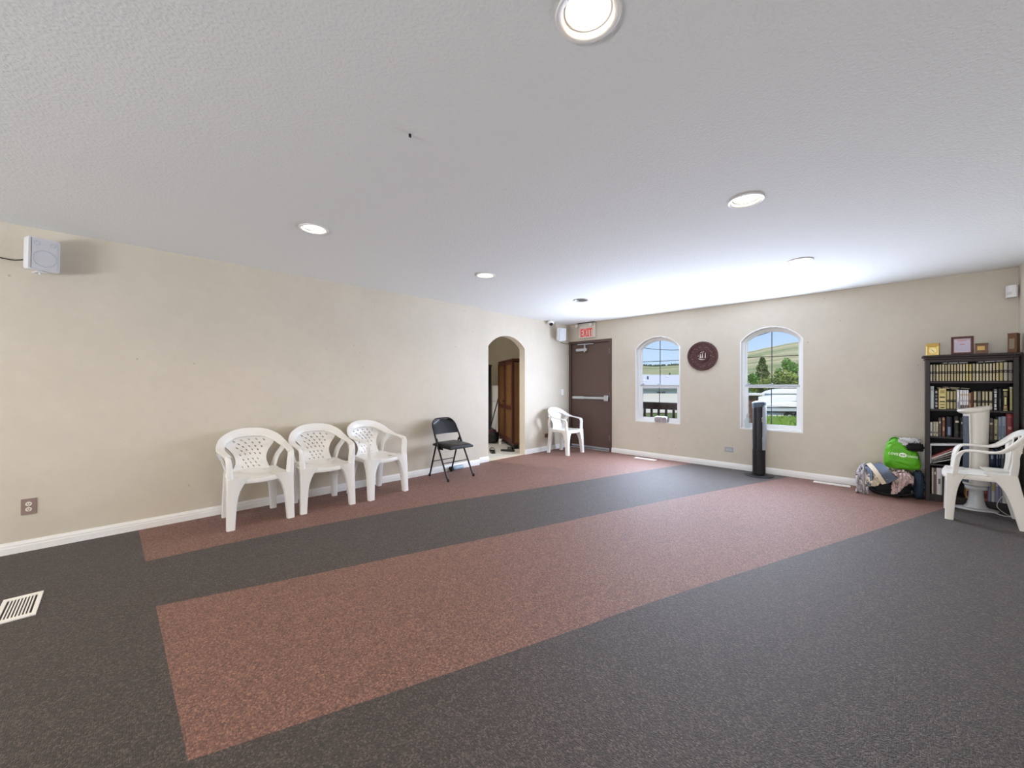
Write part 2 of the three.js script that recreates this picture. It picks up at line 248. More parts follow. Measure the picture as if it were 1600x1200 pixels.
// windows
function archWindow(n, [x0, x1], label) {
  const g = new THREE.Group(); g.name = 'window_' + n; g.userData = { kind: 'structure', label, category: 'window' }; scene.add(g);
  const [y0, sp, ap] = WY, ring = (i0, i1, depth, z, o = {}) => { const s = archPath(new THREE.Shape(), x0 + i0, x1 - i0, (o.b ?? y0) + i0, sp, ap - i0); s.holes.push(hole(x0 + i1, x1 - i1, (o.b ?? y0) + (o.bw ?? i1), sp, ap - i1)); return extrude(s, depth, 0, 1, 24).translate(0, 0, z); };
  mesh('jamb_liner', ring(-0.004, 0.010, 0.086, ZB - 0.084), M.trim, g);
  mesh('window_frame', ring(0.0, 0.042, 0.06, ZB - 0.146), M.vinyl, g);
  const mid = 1.215;
  mesh('upper_sash', ring(0.036, 0.062, 0.022, ZB - 0.138, { b: mid - 0.036, bw: 0.062 }), M.vinyl, g);
  const s = rectPath(new THREE.Shape(), x0 + 0.04, x1 - 0.04, y0 + 0.035, mid + 0.022); s.holes.push(rectPath(new THREE.Path(), x0 + 0.08, x1 - 0.08, y0 + 0.08, mid - 0.02));
  mesh('lower_sash', extrude(s, 0.026, 0.003).translate(0, 0, ZB - 0.114), M.vinyl, g);
  mesh('meeting_rail', box(x1 - x0 - 0.085, 0.022, 0.012, (x0 + x1) / 2, mid + 0.008, ZB - 0.084), M.greyPlastic, g);
  const cx = (x0 + x1) / 2;
  for (const lx of [x0 + 0.085, cx]) mesh('sash_latch', [rbox(0.055, 0.014, 0.022, 0.004, lx, mid + 0.028, ZB - 0.088), rbox(0.02, 0.016, 0.012, 0.004, lx + 0.012, mid + 0.042, ZB - 0.086)], M.greyPlastic, g);
  mesh('glass_pane', new THREE.ShapeGeometry(archPath(new THREE.Shape(), x0 + 0.06, x1 - 0.06, mid + 0.02, sp, ap - 0.06), 24).translate(0, 0, ZB - 0.128), M.glass, g);
  mesh('glass_pane', new THREE.PlaneGeometry(x1 - x0 - 0.16, mid - y0 - 0.1).translate(cx, (mid + y0) / 2 + 0.03, ZB - 0.1), M.glass, g);
  const bar = std(0x25262b, 0.5);
  mesh('grid_bar', box(0.009, ap - mid - 0.07, 0.006, cx - 0.004, (ap + mid) / 2 - 0.02, ZB - 0.131), bar, g);
  mesh('grid_bar', box(x1 - x0 - 0.12, 0.009, 0.006, cx, 1.64, ZB - 0.131), bar, g);
  mesh('grid_bar', box(0.009, mid - y0 - 0.1, 0.006, cx - 0.004, (mid + y0) / 2 + 0.03, ZB - 0.104), bar, g);
  mesh('grid_bar', box(x1 - x0 - 0.16, 0.006, 0.006, cx, 0.935, ZB - 0.104), bar, g);
  mesh('window_sill', rbox(x1 - x0 - 0.02, 0.014, 0.1, 0.004, cx, y0 + 0.008, ZB - 0.052), M.trim, g);
  return g;
}
archWindow(1, W1, 'arched white window nearer the exit door');
archWindow(2, W2, 'arched white window behind the black tower fan');
{ // unseen glass doors behind the camera, added as the source of the fill light
  const g = new THREE.Group(); g.name = 'window_3'; g.userData = { kind: 'structure', label: 'unseen sliding glass doors added behind the camera as the source of fill light', category: 'window' }; g.position.set(-0.95, 0, ZF); g.rotation.y = Math.PI; scene.add(g); // local +z looks into the room
  const s = rectPath(new THREE.Shape(), -1.3, 1.3, 0.06, 2.08); s.holes.push(rectPath(new THREE.Path(), -1.24, 1.24, 0.12, 2.02));
  mesh('door_frame', extrude(s, 0.06).translate(0, 0, -0.14), M.vinyl, g);
  mesh('mullion', box(0.06, 1.9, 0.04, 0, 1.07, -0.11), M.vinyl, g);
  for (const x of [-0.635, 0.635]) mesh('glass_pane', new THREE.PlaneGeometry(1.21, 1.9).translate(x, 1.07, -0.11), M.glass, g);
  mesh('handle', rbox(0.03, 0.2, 0.03, 0.008, 0.06, 1.05, -0.075), M.steel, g);
}

// exit door
{
  const g = new THREE.Group(); g.name = 'door_1'; g.userData = { kind: 'structure', label: 'brown metal exit door with a push bar and closer', category: 'door' }; scene.add(g);
  const x0 = XA + 0.002, x1 = -3.779, zf = ZB + 0.012;
  for (const x of [x0 + 0.024, x1 - 0.024]) mesh('door_jamb', rbox(0.048, 2.09, 0.15, 0.004, x, 1.045, zf - 0.075), M.frameBrown, g);
  mesh('door_head', rbox(x1 - x0 - 0.096, 0.05, 0.15, 0.004, (x0 + x1) / 2, 2.065, zf - 0.075), M.frameBrown, g);
  for (const x of [x0 + 0.056, x1 - 0.056]) mesh('door_stop', box(0.016, 2.03, 0.03, x, 1.02, zf - 0.11), M.frameBrown, g);
  const lx = (x0 + x1) / 2, lw = x1 - x0 - 0.1, zl = zf - 0.055;
  mesh('door_leaf', rbox(lw, 2.015, 0.045, 0.003, lx, 1.03, zl), M.doorBrown, g);
  const bar = mesh('push_bar', rbox(lw - 0.1, 0.05, 0.045, 0.012, lx - 0.02, 0.985, zl + 0.052), M.steel, g);
  mesh('bar_sleeve', rbox(0.26, 0.058, 0.05, 0.012, lx - lw / 2 + 0.18, 0.985, zl + 0.052), M.aluminium, bar);
  mesh('latch_case', rbox(0.085, 0.11, 0.06, 0.012, lx + lw / 2 - 0.06, 0.985, zl + 0.05), M.steel, bar);
  mesh('bar_end', rbox(0.03, 0.045, 0.048, 0.01, lx + lw / 2 - 0.118, 0.985, zl + 0.05), M.black, bar);
  const cl = mesh('door_closer', rbox(0.25, 0.055, 0.05, 0.01, lx - 0.18, 1.915, zl + 0.048), M.aluminium, g);
  mesh('closer_arm', [rbox(0.34, 0.018, 0.012, 0.004, lx - 0.07, 2.018, zl + 0.085, 0, 0.12), cyl(0.014, 0.014, 0.1, lx - 0.1, 1.965, zl + 0.06)], M.steel, cl);
  mesh('closer_pin', rbox(0.03, 0.1, 0.03, 0.006, lx - 0.1, 1.915, zl + 0.06), M.steel, cl);
  for (const y of [1.86, 1.05, 0.25]) mesh('hinge', cyl(0.009, 0.009, 0.1, x1 - 0.052, y, zf - 0.018), M.aluminium, g);
  mesh('door_sweep', rbox(lw, 0.03, 0.012, 0.003, lx, 0.044, zl + 0.03), M.aluminium, g);
  mesh('threshold', rbox(x1 - x0 - 0.1, 0.016, 0.14, 0.006, lx, 0.008, zf - 0.06), M.aluminium, g);
}

// hallway beyond the arch
struct('floor_hall', box(2.9, 0.1, 3.4, XA - 0.13 / 2 - 1.385, -0.052, -4.77), std(0xcfcdc6, 0.35, { bumpMap: wallBump, bumpScale: 0.0005 }), 'pale vinyl floor of the hallway beyond the arch', 'floor');
struct('wall_hall', [box(0.12, H, 3.5, -7.46, H / 2, -4.77), box(2.7, H, 0.12, -6.17, H / 2, ZB - 0.06), box(2.7, H, 0.12, -6.17, H / 2, -3.13)], M.wall, 'cream walls of the hallway beyond the arch', 'wall');
{ const s = poly([[-7.52, 3.0], [XA - DT, 3.0], [XA - DT, 6.55], [-7.52, 6.55]]); s.holes.push(new THREE.Path().absarc(-5.75, 3.95, 0.086, 0, Math.PI * 2)); struct('ceiling_hall', extrude(s, 0.12, 0, 1, 28).rotateX(-Math.PI / 2).translate(0, H, 0), M.ceiling, 'white ceiling of the hallway beyond the arch', 'ceiling'); }

// downlights
{
  const trim = lathe([[0.082, 0.004], [0.102, 0.0], [0.104, -0.006], [0.1, -0.009], [0.082, -0.006], [0.07, 0.03], [0.066, 0.05]], 40);
  const can = lathe([[0.0, 0.1], [0.084, 0.1], [0.084, 0.0]], 28), lens = new THREE.CircleGeometry(0.067, 32).rotateX(Math.PI / 2).translate(0, 0.042, 0), rim = new THREE.TorusGeometry(0.074, 0.004, 8, 36).rotateX(Math.PI / 2).translate(0, 0.012, 0);
  const lit = emit(new THREE.Color(1, 0.93, 0.8), 6), dull = std(0x8d8d8c, 0.4);
  const where = ['above the first two white chairs', 'over the row of chairs, nearer the arch', 'largest lit one, over the middle of the rose band', 'nearest the second window', '', 'overhead, in front of the camera', 'behind the camera, by the long wall', 'behind the camera, by the right wall', 'two rows behind the camera, by the long wall', 'two rows behind the camera, by the right wall', 'by the added glass doors behind the camera, nearer the long wall', 'by the added glass doors behind the camera, nearer the right wall', 'out of view, placed to light the hallway beyond the arch'];
  [...LAMPS, [-5.75, -3.95, 1]].forEach(([x, z, on], i) => {
    const t = thing('downlight', on ? 'lit round recessed ceiling light ' + where[i] : 'unlit grey round ceiling light in front of the exit door', 'ceiling light', [x, H, z], 0, 'recessed ceiling lights');
    mesh('trim_ring', trim, on ? M.white : std(0xb4b4b3, 0.4), t); mesh('housing', can, M.white, t); mesh('lens', lens, on ? lit : dull, t); mesh('baffle_ring', rim, on ? M.white : dull, t);
    if (on) { const l = new THREE.SpotLight(i === LAMPS.length ? 0xfffaf4 : 0xffe6c4, i === LAMPS.length ? 17 : 3.0, 0, R(78), 0.9, 2); l.position.set(0, 0.034, 0); l.target.position.set(0, -2, 0); l.castShadow = true; l.shadow.radius = 3; t.add(l, l.target); }  // last lamp is out of view, placed and set to light the hallway
  });
}

// ---------------------------------------------------------------- white plastic armchairs
const mir = (g) => { const q = g.clone().scale(-1, 1, 1); const p = q.index ? q.toNonIndexed() : q; for (const k of Object.keys(p.attributes)) { const a = p.attributes[k], s = a.itemSize, r = a.array; for (let i = 0; i < a.count; i += 3) for (let c = 0; c < s; c++) { const t = r[(i + 1) * s + c]; r[(i + 1) * s + c] = r[(i + 2) * s + c]; r[(i + 2) * s + c] = t; } } return p; };
function chairLeg(foot, top, flareX, flareZ, fw, fd) { // outer corner runs straight, inner edges flare into the seat
  const rings = []; const sx = Math.sign(foot[0]), sz = Math.sign(foot[2]);
  for (let j = 0; j <= 14; j++) {
    const t = j / 14, x = foot[0] + (top[0] - foot[0]) * t, y = top[1] * t, z = foot[2] + (top[2] - foot[2]) * t, w = fw + 0.02 * t + flareX * Math.pow(t, 5), d = fd + 0.018 * t + flareZ * Math.pow(t, 5);
    rings.push(rr(w, d, 0.011, 2).map(([a, b]) => V(x - sx * (w / 2 - 0.022) + a, y, z - sz * (d / 2 - 0.022) + b)));
  }
  return crease(loft(rings), 0.7);
}
function seatSheet(wf, wr, zf, zr, y) { // dished seat with rolled front edge
  const S = (u, v) => { const t = v, hw = (wr + (wf - wr) * t) / 2, x = (u * 2 - 1) * hw, z = zr + (zf - zr) * t, e = u * 2 - 1; return V(x, y - 0.016 * (1 - e * e) * Math.sin(Math.PI * Math.min(1, t * 1.02)) - 0.012 * Math.pow(t, 10) + 0.008 * Math.pow(1 - t, 6), z + 0.022 * (1 - e * e) * t * t); };
  return sheet(S, 12, 12, 0.008);
}
function apron(wf, wr, zf, zr, y, h) { // skirt round the seat
  const c = [[-wr / 2, zr], [-wf / 2, zf], [wf / 2, zf], [wr / 2, zr]], out = [];
  for (let k = 0; k < 4; k++) { const a = c[k], b = c[(k + 1) % 4], bow = k === 1 ? 0.022 : 0; out.push(sweep([[a[0], y - h / 2, a[1]], [(a[0] + b[0]) / 2, y - h / 2 - (k === 1 ? 0.012 : 0), (a[1] + b[1]) / 2 + bow], [b[0], y - h / 2, b[1]]], () => h, () => 0.012, V(0, 1, 0), 12, 0.005, 2)); }
  return merge(out.map((g) => crease(g, 0.7)));
}
// (a) chair with a pierced basket back; faces local +z
function basketChair(label) {
  const t = thing('plastic_armchair', label, 'chair', [0, 0, 0], 0, 'white plastic armchairs with pierced backs');
  const Y = 0.425;
  mesh('seat', [seatSheet(0.455, 0.40, 0.215, -0.185, Y), apron(0.455, 0.40, 0.215, -0.185, Y + 0.002, 0.042)], M.plastic, t);
  const fl = chairLeg([0.24, 0, 0.235], [0.235, Y + 0.004, 0.215], 0.09, 0.07, 0.06, 0.058), rl = chairLeg([0.205, 0, -0.22], [0.195, Y + 0.004, -0.185], 0.05, 0.05, 0.055, 0.05);
  for (const g of [fl, mir(fl), rl, mir(rl)]) mesh('leg', g, M.plastic, t);
  // pierced back panel
  const half = (v) => 0.168 - 0.045 * Math.sin(Math.PI * Math.min(1, v * 1.25)) * (v < 0.8 ? 1 : (1 - v) / 0.2 * 0.0) + 0.05 * Math.pow(v, 2.2);
  const S = (u, v) => { const e = u * 2 - 1, x = e * half(v), y = Y - 0.012 + v * (0.335 - 0.035 * e * e); return V(-x, y, -0.185 - 0.085 * v + 0.055 * e * e * (0.4 + 0.6 * v) + 0.014 * Math.sin(v * 6.2)); };
  const NU = 13, NV = 20;
  const pierced = (i, j) => { if (i < 2 || i > 10) return null; const up = j >= 9 && j <= 18, low = j >= 2 && j <= 6; if ((!up && !low) || (low && (i < 3 || i > 9))) return null; if (j % 2 === (up ? 0 : 1) || (i + Math.floor(j / 2)) % 2) return null; return [[0.06, 0.02], [0.5, 0.0], [0.94, 0.97], [0.5, 0.99]]; };
  mesh('backrest', sheet(S, NU, NV, 0.007, pierced), M.plastic, t);
  // rim: arm, over the back, arm; flat on the arms, upright over the back
  const path = [[0.245, 0.615, 0.19], [0.256, 0.632, 0.09], [0.262, 0.645, -0.02], [0.25, 0.672, -0.12], [0.21, 0.722, -0.2], [0.12, 0.765, -0.252], [0, 0.778, -0.266]];
  const full = [...path, ...path.slice(0, -1).reverse().map(([x, y, z]) => [-x, y, z])];
  const rim = sweep(full, (q) => 0.056 + 0.03 * Math.sin(Math.PI * q) ** 2, () => 0.016, (q, p) => { const a = Math.max(0, Math.min(1, (-p.z - 0.02) / 0.22)); return V(p.x, 0, p.z).normalize().multiplyScalar(1 - a).add(V(p.x * 0.6 * a, a * 1.0, -0.25 * a)); }, 56, 0.006, 2);
  mesh('arm_rim', crease(rim, 0.8), M.plastic, t);
  const post = sweep([[0.232, Y - 0.02, 0.205], [0.238, 0.52, 0.203], [0.243, 0.585, 0.2], [0.249, 0.612, 0.178]], (q) => 0.056 - 0.004 * q, (q) => 0.044 - 0.02 * q * q, V(0.6, 0, 1), 14, 0.007, 2);
  for (const g of [post, mir(post)]) mesh('arm_post', crease(g, 0.8), M.plastic, t);
  // outer side panel between rim and seat, behind the opening
  const side = sweep([[0.19, Y - 0.01, -0.195], [0.225, 0.53, -0.19], [0.262, 0.61, -0.145], [0.272, 0.655, -0.105]], (q) => 0.085 - 0.03 * q, () => 0.009, V(0.35, 0, 1), 14, 0.004, 2);
  for (const g of [side, mir(side)]) mesh('side_brace', crease(g, 0.8), M.plastic, t);
  return t;
}
const basket = basketChair('white plastic armchair with pierced back, leftmost of the three along the long wall');
basket.position.set(-4.3, 0, -0.925); basket.rotation.y = R(90);
copy(basket, 'white plastic armchair with pierced back, middle one of the three along the long wall', [-4.31, 0, -1.518], R(87));
copy(basket, 'white plastic armchair with pierced back, nearest the black folding chair', [-4.32, 0, -2.125], R(100));
copy(basket, 'white plastic armchair with pierced back standing in front of the brown exit door', [-4.375, 0, -5.78], R(92));

// (b) chair with a slatted back, against the right wall
{
  const t = thing('plastic_armchair', 'cream white plastic armchair with slatted back in front of the bookcase', 'chair', [0.54, 0, -5.665], R(-92), 'white plastic armchairs');
  const Y = 0.425, m = M.plasticB;
  mesh('seat', [seatSheet(0.45, 0.40, 0.235, -0.17, Y), apron(0.45, 0.40, 0.235, -0.17, Y + 0.002, 0.045)], m, t);
  const fl = chairLeg([0.235, 0, 0.225], [0.225, Y + 0.004, 0.215], 0.05, 0.05, 0.062, 0.055), rl = chairLeg([0.225, 0, -0.235], [0.19, Y + 0.03, -0.155], 0.05, 0.1, 0.05, 0.075);
  for (const g of [fl, mir(fl), rl, mir(rl)]) mesh('leg', g, m, t);
  const arm = sweep([[0.225, Y - 0.03, 0.185], [0.237, 0.52, 0.175], [0.247, 0.6, 0.16], [0.256, 0.642, 0.13], [0.262, 0.65, 0.07], [0.268, 0.648, -0.03], [0.27, 0.66, -0.085], [0.262, 0.71, -0.145], [0.235, 0.765, -0.19], [0.16, 0.8, -0.225], [0.0, 0.812, -0.243]], (q) => 0.052 + 0.012 * q, (q) => 0.02, (q, p) => { const a = Math.max(0, Math.min(1, (-p.z - 0.03) / 0.18)), b = Math.max(0, Math.min(1, (p.z - 0.1) / 0.06)); return V(1 - a + 0.2 * a, 1.2 * a, 0.6 * b - 0.15 * a); }, 48, 0.008, 2);
  for (const g of [arm, mir(arm)]) mesh('arm', crease(g, 0.8), m, t);
  for (let i = 0; i < 7; i++) { const e = (i - 3) / 3, x0 = e * 0.135, x1 = e * 0.178; mesh('back_slat', crease(sweep([[x0, Y - 0.005, -0.165 + 0.02 * e * e], [(x0 + x1) / 2, 0.6, -0.2 + 0.03 * e * e], [x1, 0.79 - 0.035 * e * e, -0.238 + 0.05 * e * e]], () => 0.03, () => 0.009, V(1, 0, 0), 10, 0.004, 2), 0.8), m, t); }
  mesh('back_rail', crease(sweep([[-0.17, 0.66, -0.195], [-0.09, 0.66, -0.21], [0.09, 0.66, -0.21], [0.17, 0.66, -0.195]], () => 0.03, () => 0.009, V(0, 1, 0), 12, 0.004, 2), 0.8), m, t);
  const stile = sweep([[0.185, Y - 0.01, -0.15], [0.2, 0.55, -0.165], [0.235, 0.68, -0.165], [0.245, 0.75, -0.18]], (q) => 0.055 - 0.015 * q, () => 0.012, V(0.5, 0, 1), 12, 0.005, 2);
  for (const g of [stile, mir(stile)]) mesh('back_stile', crease(g, 0.8), m, t);
}

// ---------------------------------------------------------------- black folding chair; faces local +z
{
  const t = thing('folding_chair', 'black metal folding chair with padded seat beside the arched doorway', 'chair', [-4.335, 0, -3.2], R(92));
  const w = 0.215, top = 0.775, r = 0.0115, s = (y) => 0.215 - 0.41 * (y / top); // side rail leans back
  const arc = []; for (let k = 0; k <= 8; k++) { const a = R(90 * k / 8); arc.push([w - 0.02 - 0.115 + 0.115 * Math.cos(a), top - 0.115 + 0.115 * Math.sin(a)]); }
  const right = [[w, 0.012], [w - 0.004, 0.3], [w - 0.008, 0.5], ...arc], all = [...right, ...right.slice().reverse().map(([x, y]) => [-x, y])];
  mesh('back_frame', tube(all.map(([x, y]) => [x, y, s(y)]), r, 110, 10), M.blackSteel, t);
  for (const x of [w - 0.03, -w + 0.03]) mesh('rear_leg', [rod([x, 0.012, -0.225], [x, 0.5, -0.06], r)], M.blackSteel, t);
  mesh('crossbar', rod([-w + 0.03, 0.21, -0.157], [w - 0.03, 0.21, -0.157], 0.006), M.blackSteel, t);
  mesh('crossbar', rod([-w, 0.215, s(0.215)], [w, 0.215, s(0.215)], 0.006), M.blackSteel, t);
  for (const [x, z] of [[w, 0.214], [-w, 0.214], [w - 0.03, -0.226], [-w + 0.03, -0.226]]) mesh('foot_cap', cyl(0.017, 0.014, 0.035, x, 0.0175, z, 0, 0, 0, 14), M.rubber, t);
  for (const x of [w - 0.02, -w + 0.02]) mesh('hinge_bracket', [box(0.006, 0.14, 0.03, x, 0.46, -0.03, -0.45), box(0.006, 0.03, 0.12, x, 0.4, 0.02)], M.blackSteel, t);
  const seat = mesh('seat', rbox(0.4, 0.026, 0.385, 0.02, 0, 0.425, 0.045, 0.06, 0, 0, 3), M.blackSteel, t);
  mesh('seat_pad', sheet((u, v) => { const x = (u * 2 - 1), z = (v * 2 - 1), k = (1 - Math.abs(x) ** 6) * (1 - Math.abs(z) ** 6); return V(-x * 0.19, 0.44 + 0.024 * Math.pow(Math.max(0, k), 0.6) - 0.011 * z, 0.045 + z * 0.182); }, 16, 16, 0.006), M.blackVinyl, seat);
  const S = (u, v) => { const e = u * 2 - 1, y = 0.575 + v * 0.185, hw = (v > 0.55 ? 0.19 - 0.085 * Math.pow((v - 0.55) / 0.45, 2.2) : 0.193), x = e * hw; return V(-x, y, s(y) - 0.03 * (1 - e * e) + 0.004); };
  mesh('backrest', sheet(S, 18, 10, 0.006), M.blackSteel, t);
}
// bottle lying behind it
{
  const t = thing('water_bottle', 'translucent blue plastic bottle with black cap lying behind the folding chair', 'bottle', [-4.602, 0.033, -3.52], 0); t.scale.setScalar(0.86);
  const g = lathe([[0, 0], [0.028, 0.0], [0.036, 0.008], [0.037, 0.06], [0.035, 0.09], [0.037, 0.12], [0.037, 0.18], [0.03, 0.2], [0.021, 0.212], [0.021, 0.22]], 24).rotateX(Math.PI / 2).translate(0, 0, -0.11);
  mesh('body', g, phy({ color: new THREE.Color(0.55, 0.68, 0.78), transmission: 0.45, roughness: 0.3, thickness: 0 }), t);
  mesh('cap', [lathe([[0, 0.05], [0.028, 0.05], [0.034, 0.042], [0.036, 0.0], [0.02, -0.004], [0, -0.004]], 20).rotateX(Math.PI / 2).translate(0, 0, 0.11), new THREE.TorusGeometry(0.024, 0.006, 8, 20).rotateY(Math.PI / 2).translate(0, 0.008, 0.16)], M.black, t);
}

// ---------------------------------------------------------------- speakers, camera, detector, outlets, switch, registers
function speaker(label, p, turn, tilt, s = 1) {
  const t = thing('wall_speaker', label, 'speaker', p, turn, 'white wall speakers');
  const W = 0.165 * s, Hh = 0.235 * s, D = 0.13 * s, b = new THREE.Group(); // faces local +z
  const body = loft([[-D / 2, 0.72], [-0.01, 0.96], [D / 2 - 0.012, 1], [D / 2, 0.96]].map(([z, k]) => rr(W * k, Hh * (0.5 + 0.5 * k), 0.014, 3).map(([x, y]) => V(x, y, z))));
  mesh('cabinet', crease(body, 0.6).rotateX(tilt), M.speaker, t);
  mesh('grille', at(sheet((u, v) => V((u - 0.5) * W * 0.78, (v - 0.5) * Hh * 0.93, D / 2 + 0.004), 2, 2, 0.006), 0, 0, 0, tilt), M.grille, t);
  for (const [r, y] of [[0.058 * s, -0.03 * s]]) mesh('woofer_ring', at(new THREE.TorusGeometry(r, 0.0025, 8, 40).translate(0, y, D / 2 + 0.007), 0, 0, 0, tilt), M.greyPlastic, t);
  for (const x of [-0.04, 0.04]) mesh('tweeter_ring', at(new THREE.TorusGeometry(0.014 * s, 0.002, 8, 24).translate(x * s, 0.075 * s, D / 2 + 0.007), 0, 0, 0, tilt), M.greyPlastic, t);
  mesh('bracket', [rbox(0.05 * s, 0.008, 0.1 * s, 0.003, 0, -Hh / 2 - 0.006, -0.02), rbox(0.05, 0.1 * s, 0.01, 0.003, 0, -0.03, -D / 2 - 0.012), rbox(0.03, 0.03, 0.05, 0.004, 0, -0.05, -D / 2 + 0.006), cyl(0.006, 0.006, 0.016, 0, -Hh / 2 - 0.016, -0.01)], M.speaker, t);
  return t;
}
speaker('white wall speaker high on the long cream wall at the left edge', [XL + 0.125, 2.2, 0.39], R(112), R(3));
speaker('small white wall speaker in the corner above the arch side of the exit door', [XA + 0.14, 2.19, -5.96], R(62), R(4));
tag(mesh('speaker_cable', tube([[XL + 0.075, 2.165, 0.47], [XL + 0.02, 2.16, 0.53], [XL + 0.012, 2.17, 0.62], [XL + 0.012, 2.19, 0.8], [XL + 0.012, 2.2, 1.4]], 0.004, 30, 6), std(0x231f1c, 0.6)), 'dark cable running left from the wall speaker', 'cable');
tag(mesh('speaker_cable', tube([[XA + 0.05, 2.08, -6.0], [XA + 0.1, 2.035, -6.08], [XA + 0.14, 2.03, -6.2], [XA + 0.09, 2.045, -6.3], [XA + 0.012, 2.06, ZB + 0.03]], 0.005, 30, 6), std(0x231f1c, 0.6)), 'short dark cable looping below the corner speaker', 'cable');
{
  const t = thing('security_camera', 'small white dome camera with black lens where wall meets ceiling', 'camera', [XA + 0.09, H, -5.73]);
  mesh('mount', lathe([[0, 0], [0.062, 0], [0.062, -0.02], [0.055, -0.05], [0.045, -0.062], [0, -0.062]], 28), M.white, t);
  mesh('dome', new THREE.SphereGeometry(0.04, 24, 16).translate(0.012, -0.055, 0.012), std(0x08080a, 0.12), t);
  const d = thing('motion_detector', 'small white motion detector in the corner above the bookcase', 'sensor', [XR - 0.042, 2.183, ZB + 0.042], R(-45));
  mesh('case', sheet((u, v) => V((u - 0.5) * 0.075, (v - 0.5) * 0.12, 0.012 + 0.018 * (1 - (2 * u - 1) ** 2)), 8, 3, 0.02), M.white, d);
  mesh('lens_window', rbox(0.04, 0.03, 0.006, 0.002, 0, -0.02, 0.04), std(0xdddcd8, 0.6), d);
  mesh('base', rbox(0.075, 0.12, 0.018, 0.004, 0, 0, 0), M.white, d);
}
function outlet(label, p, turn, plate, face, dark, horizontal) {
  const t = thing('wall_outlet', label, 'outlet', p, turn, 'wall outlets'), k = horizontal ? Math.PI / 2 : 0, q = (g) => g.rotateZ(k);
  mesh('cover_plate', q(rbox(0.075, 0.118, 0.008, 0.003, 0, 0, 0.004)), plate, t);
  for (const y of [-0.02, 0.02]) { const s = mesh('receptacle', q(cyl(0.0165, 0.0165, 0.006, 0, y, 0.008, Math.PI / 2, 0, 0, 20)), face, t); mesh('slot', [q(box(0.003, 0.009, 0.002, -0.006, y + 0.002, 0.0115)), q(box(0.003, 0.009, 0.002, 0.006, y + 0.002, 0.0115)), q(cyl(0.0025, 0.0025, 0.002, 0, y - 0.008, 0.0115, Math.PI / 2, 0, 0, 8))], dark, s); }
  mesh('screw', q(cyl(0.003, 0.003, 0.003, 0, 0, 0.009, Math.PI / 2, 0, 0, 8)), M.steel, t);
}
outlet('mauve brown outlet plate low on the long wall at the left edge', [XL, 0.332, 0.457], R(90), std(0x977f78, 0.5), std(0xe6dfcf, 0.5), M.black, false);
outlet('grey outlet plate below and between the two windows', [-1.822, 0.277, ZB], 0, std(0xa9adb2, 0.5), std(0xc7cbd0, 0.5), M.black, true);
outlet('brown outlet plate on the wall behind the chair by the door', [XA, 0.282, -5.71], R(90), std(0x8a6a4c, 0.5), std(0x6b4a30, 0.5), M.black, true);
{ const t = thing('light_switch', 'white light switch plate left of the exit door', 'switch', [XA, 1.09, -6.19], R(90)); mesh('plate', rbox(0.075, 0.118, 0.008, 0.003, 0, 0, 0.004), M.white, t); mesh('rocker', rbox(0.032, 0.065, 0.008, 0.003, 0, 0, 0.008, 0.08), M.white, t); }
function register(label, x, z, L, Wd, along, n) { // long side along x or z
  const t = thing('floor_register', label, 'floor vent', [x, 0, z], along === 'x' ? 0 : R(90), 'white floor registers'), m = std(0xf0ede6, 0.45);
  const b = 0.026, s = rectPath(new THREE.Shape(), -L / 2, L / 2, -Wd / 2, Wd / 2); s.holes.push(rectPath(new THREE.Path(), -L / 2 + b * 1.3, L / 2 - b * 1.3, -Wd / 2 + b * 0.7, Wd / 2 - b * 0.7));
  mesh('frame', extrude(s, 0.006, 0.0015).rotateX(-Math.PI / 2).translate(0, 0.0015, 0), m, t);
  mesh('dark_backing', box(L - 2 * b * 1.3, 0.002, Wd - 1.4 * b, 0, 0.0012, 0), M.black, t);  // flat black sheet stands for the shade below the slats
  const span = Wd - 1.4 * b; for (let i = 1; i < n; i++) mesh('slat', box(L - 2.5 * b, 0.0035, span / n * 0.48, 0, 0.0052, -span / 2 + span * i / n), m, t);
  return t;
}
register('white slatted floor register in the dark carpet at the left edge', -3.497, 0.378, 0.34, 0.15, 'x', 9);
register('thin white floor register below the window nearer the exit door', -3.03, -6.205, 0.36, 0.09, 'x', 5);
register('thin white floor register between the black tower fan and the green bag', -0.62, -6.285, 0.36, 0.085, 'x', 5);
tag(mesh('ceiling_hook', [cyl(0.006, 0.006, 0.012, -1.65, H - 0.006, -0.98, 0, 0, 0, 10), rod([-1.65, H - 0.01, -0.98], [-1.635, H - 0.022, -0.975], 0.003)], M.black), 'tiny black hook in the ceiling', 'hook');

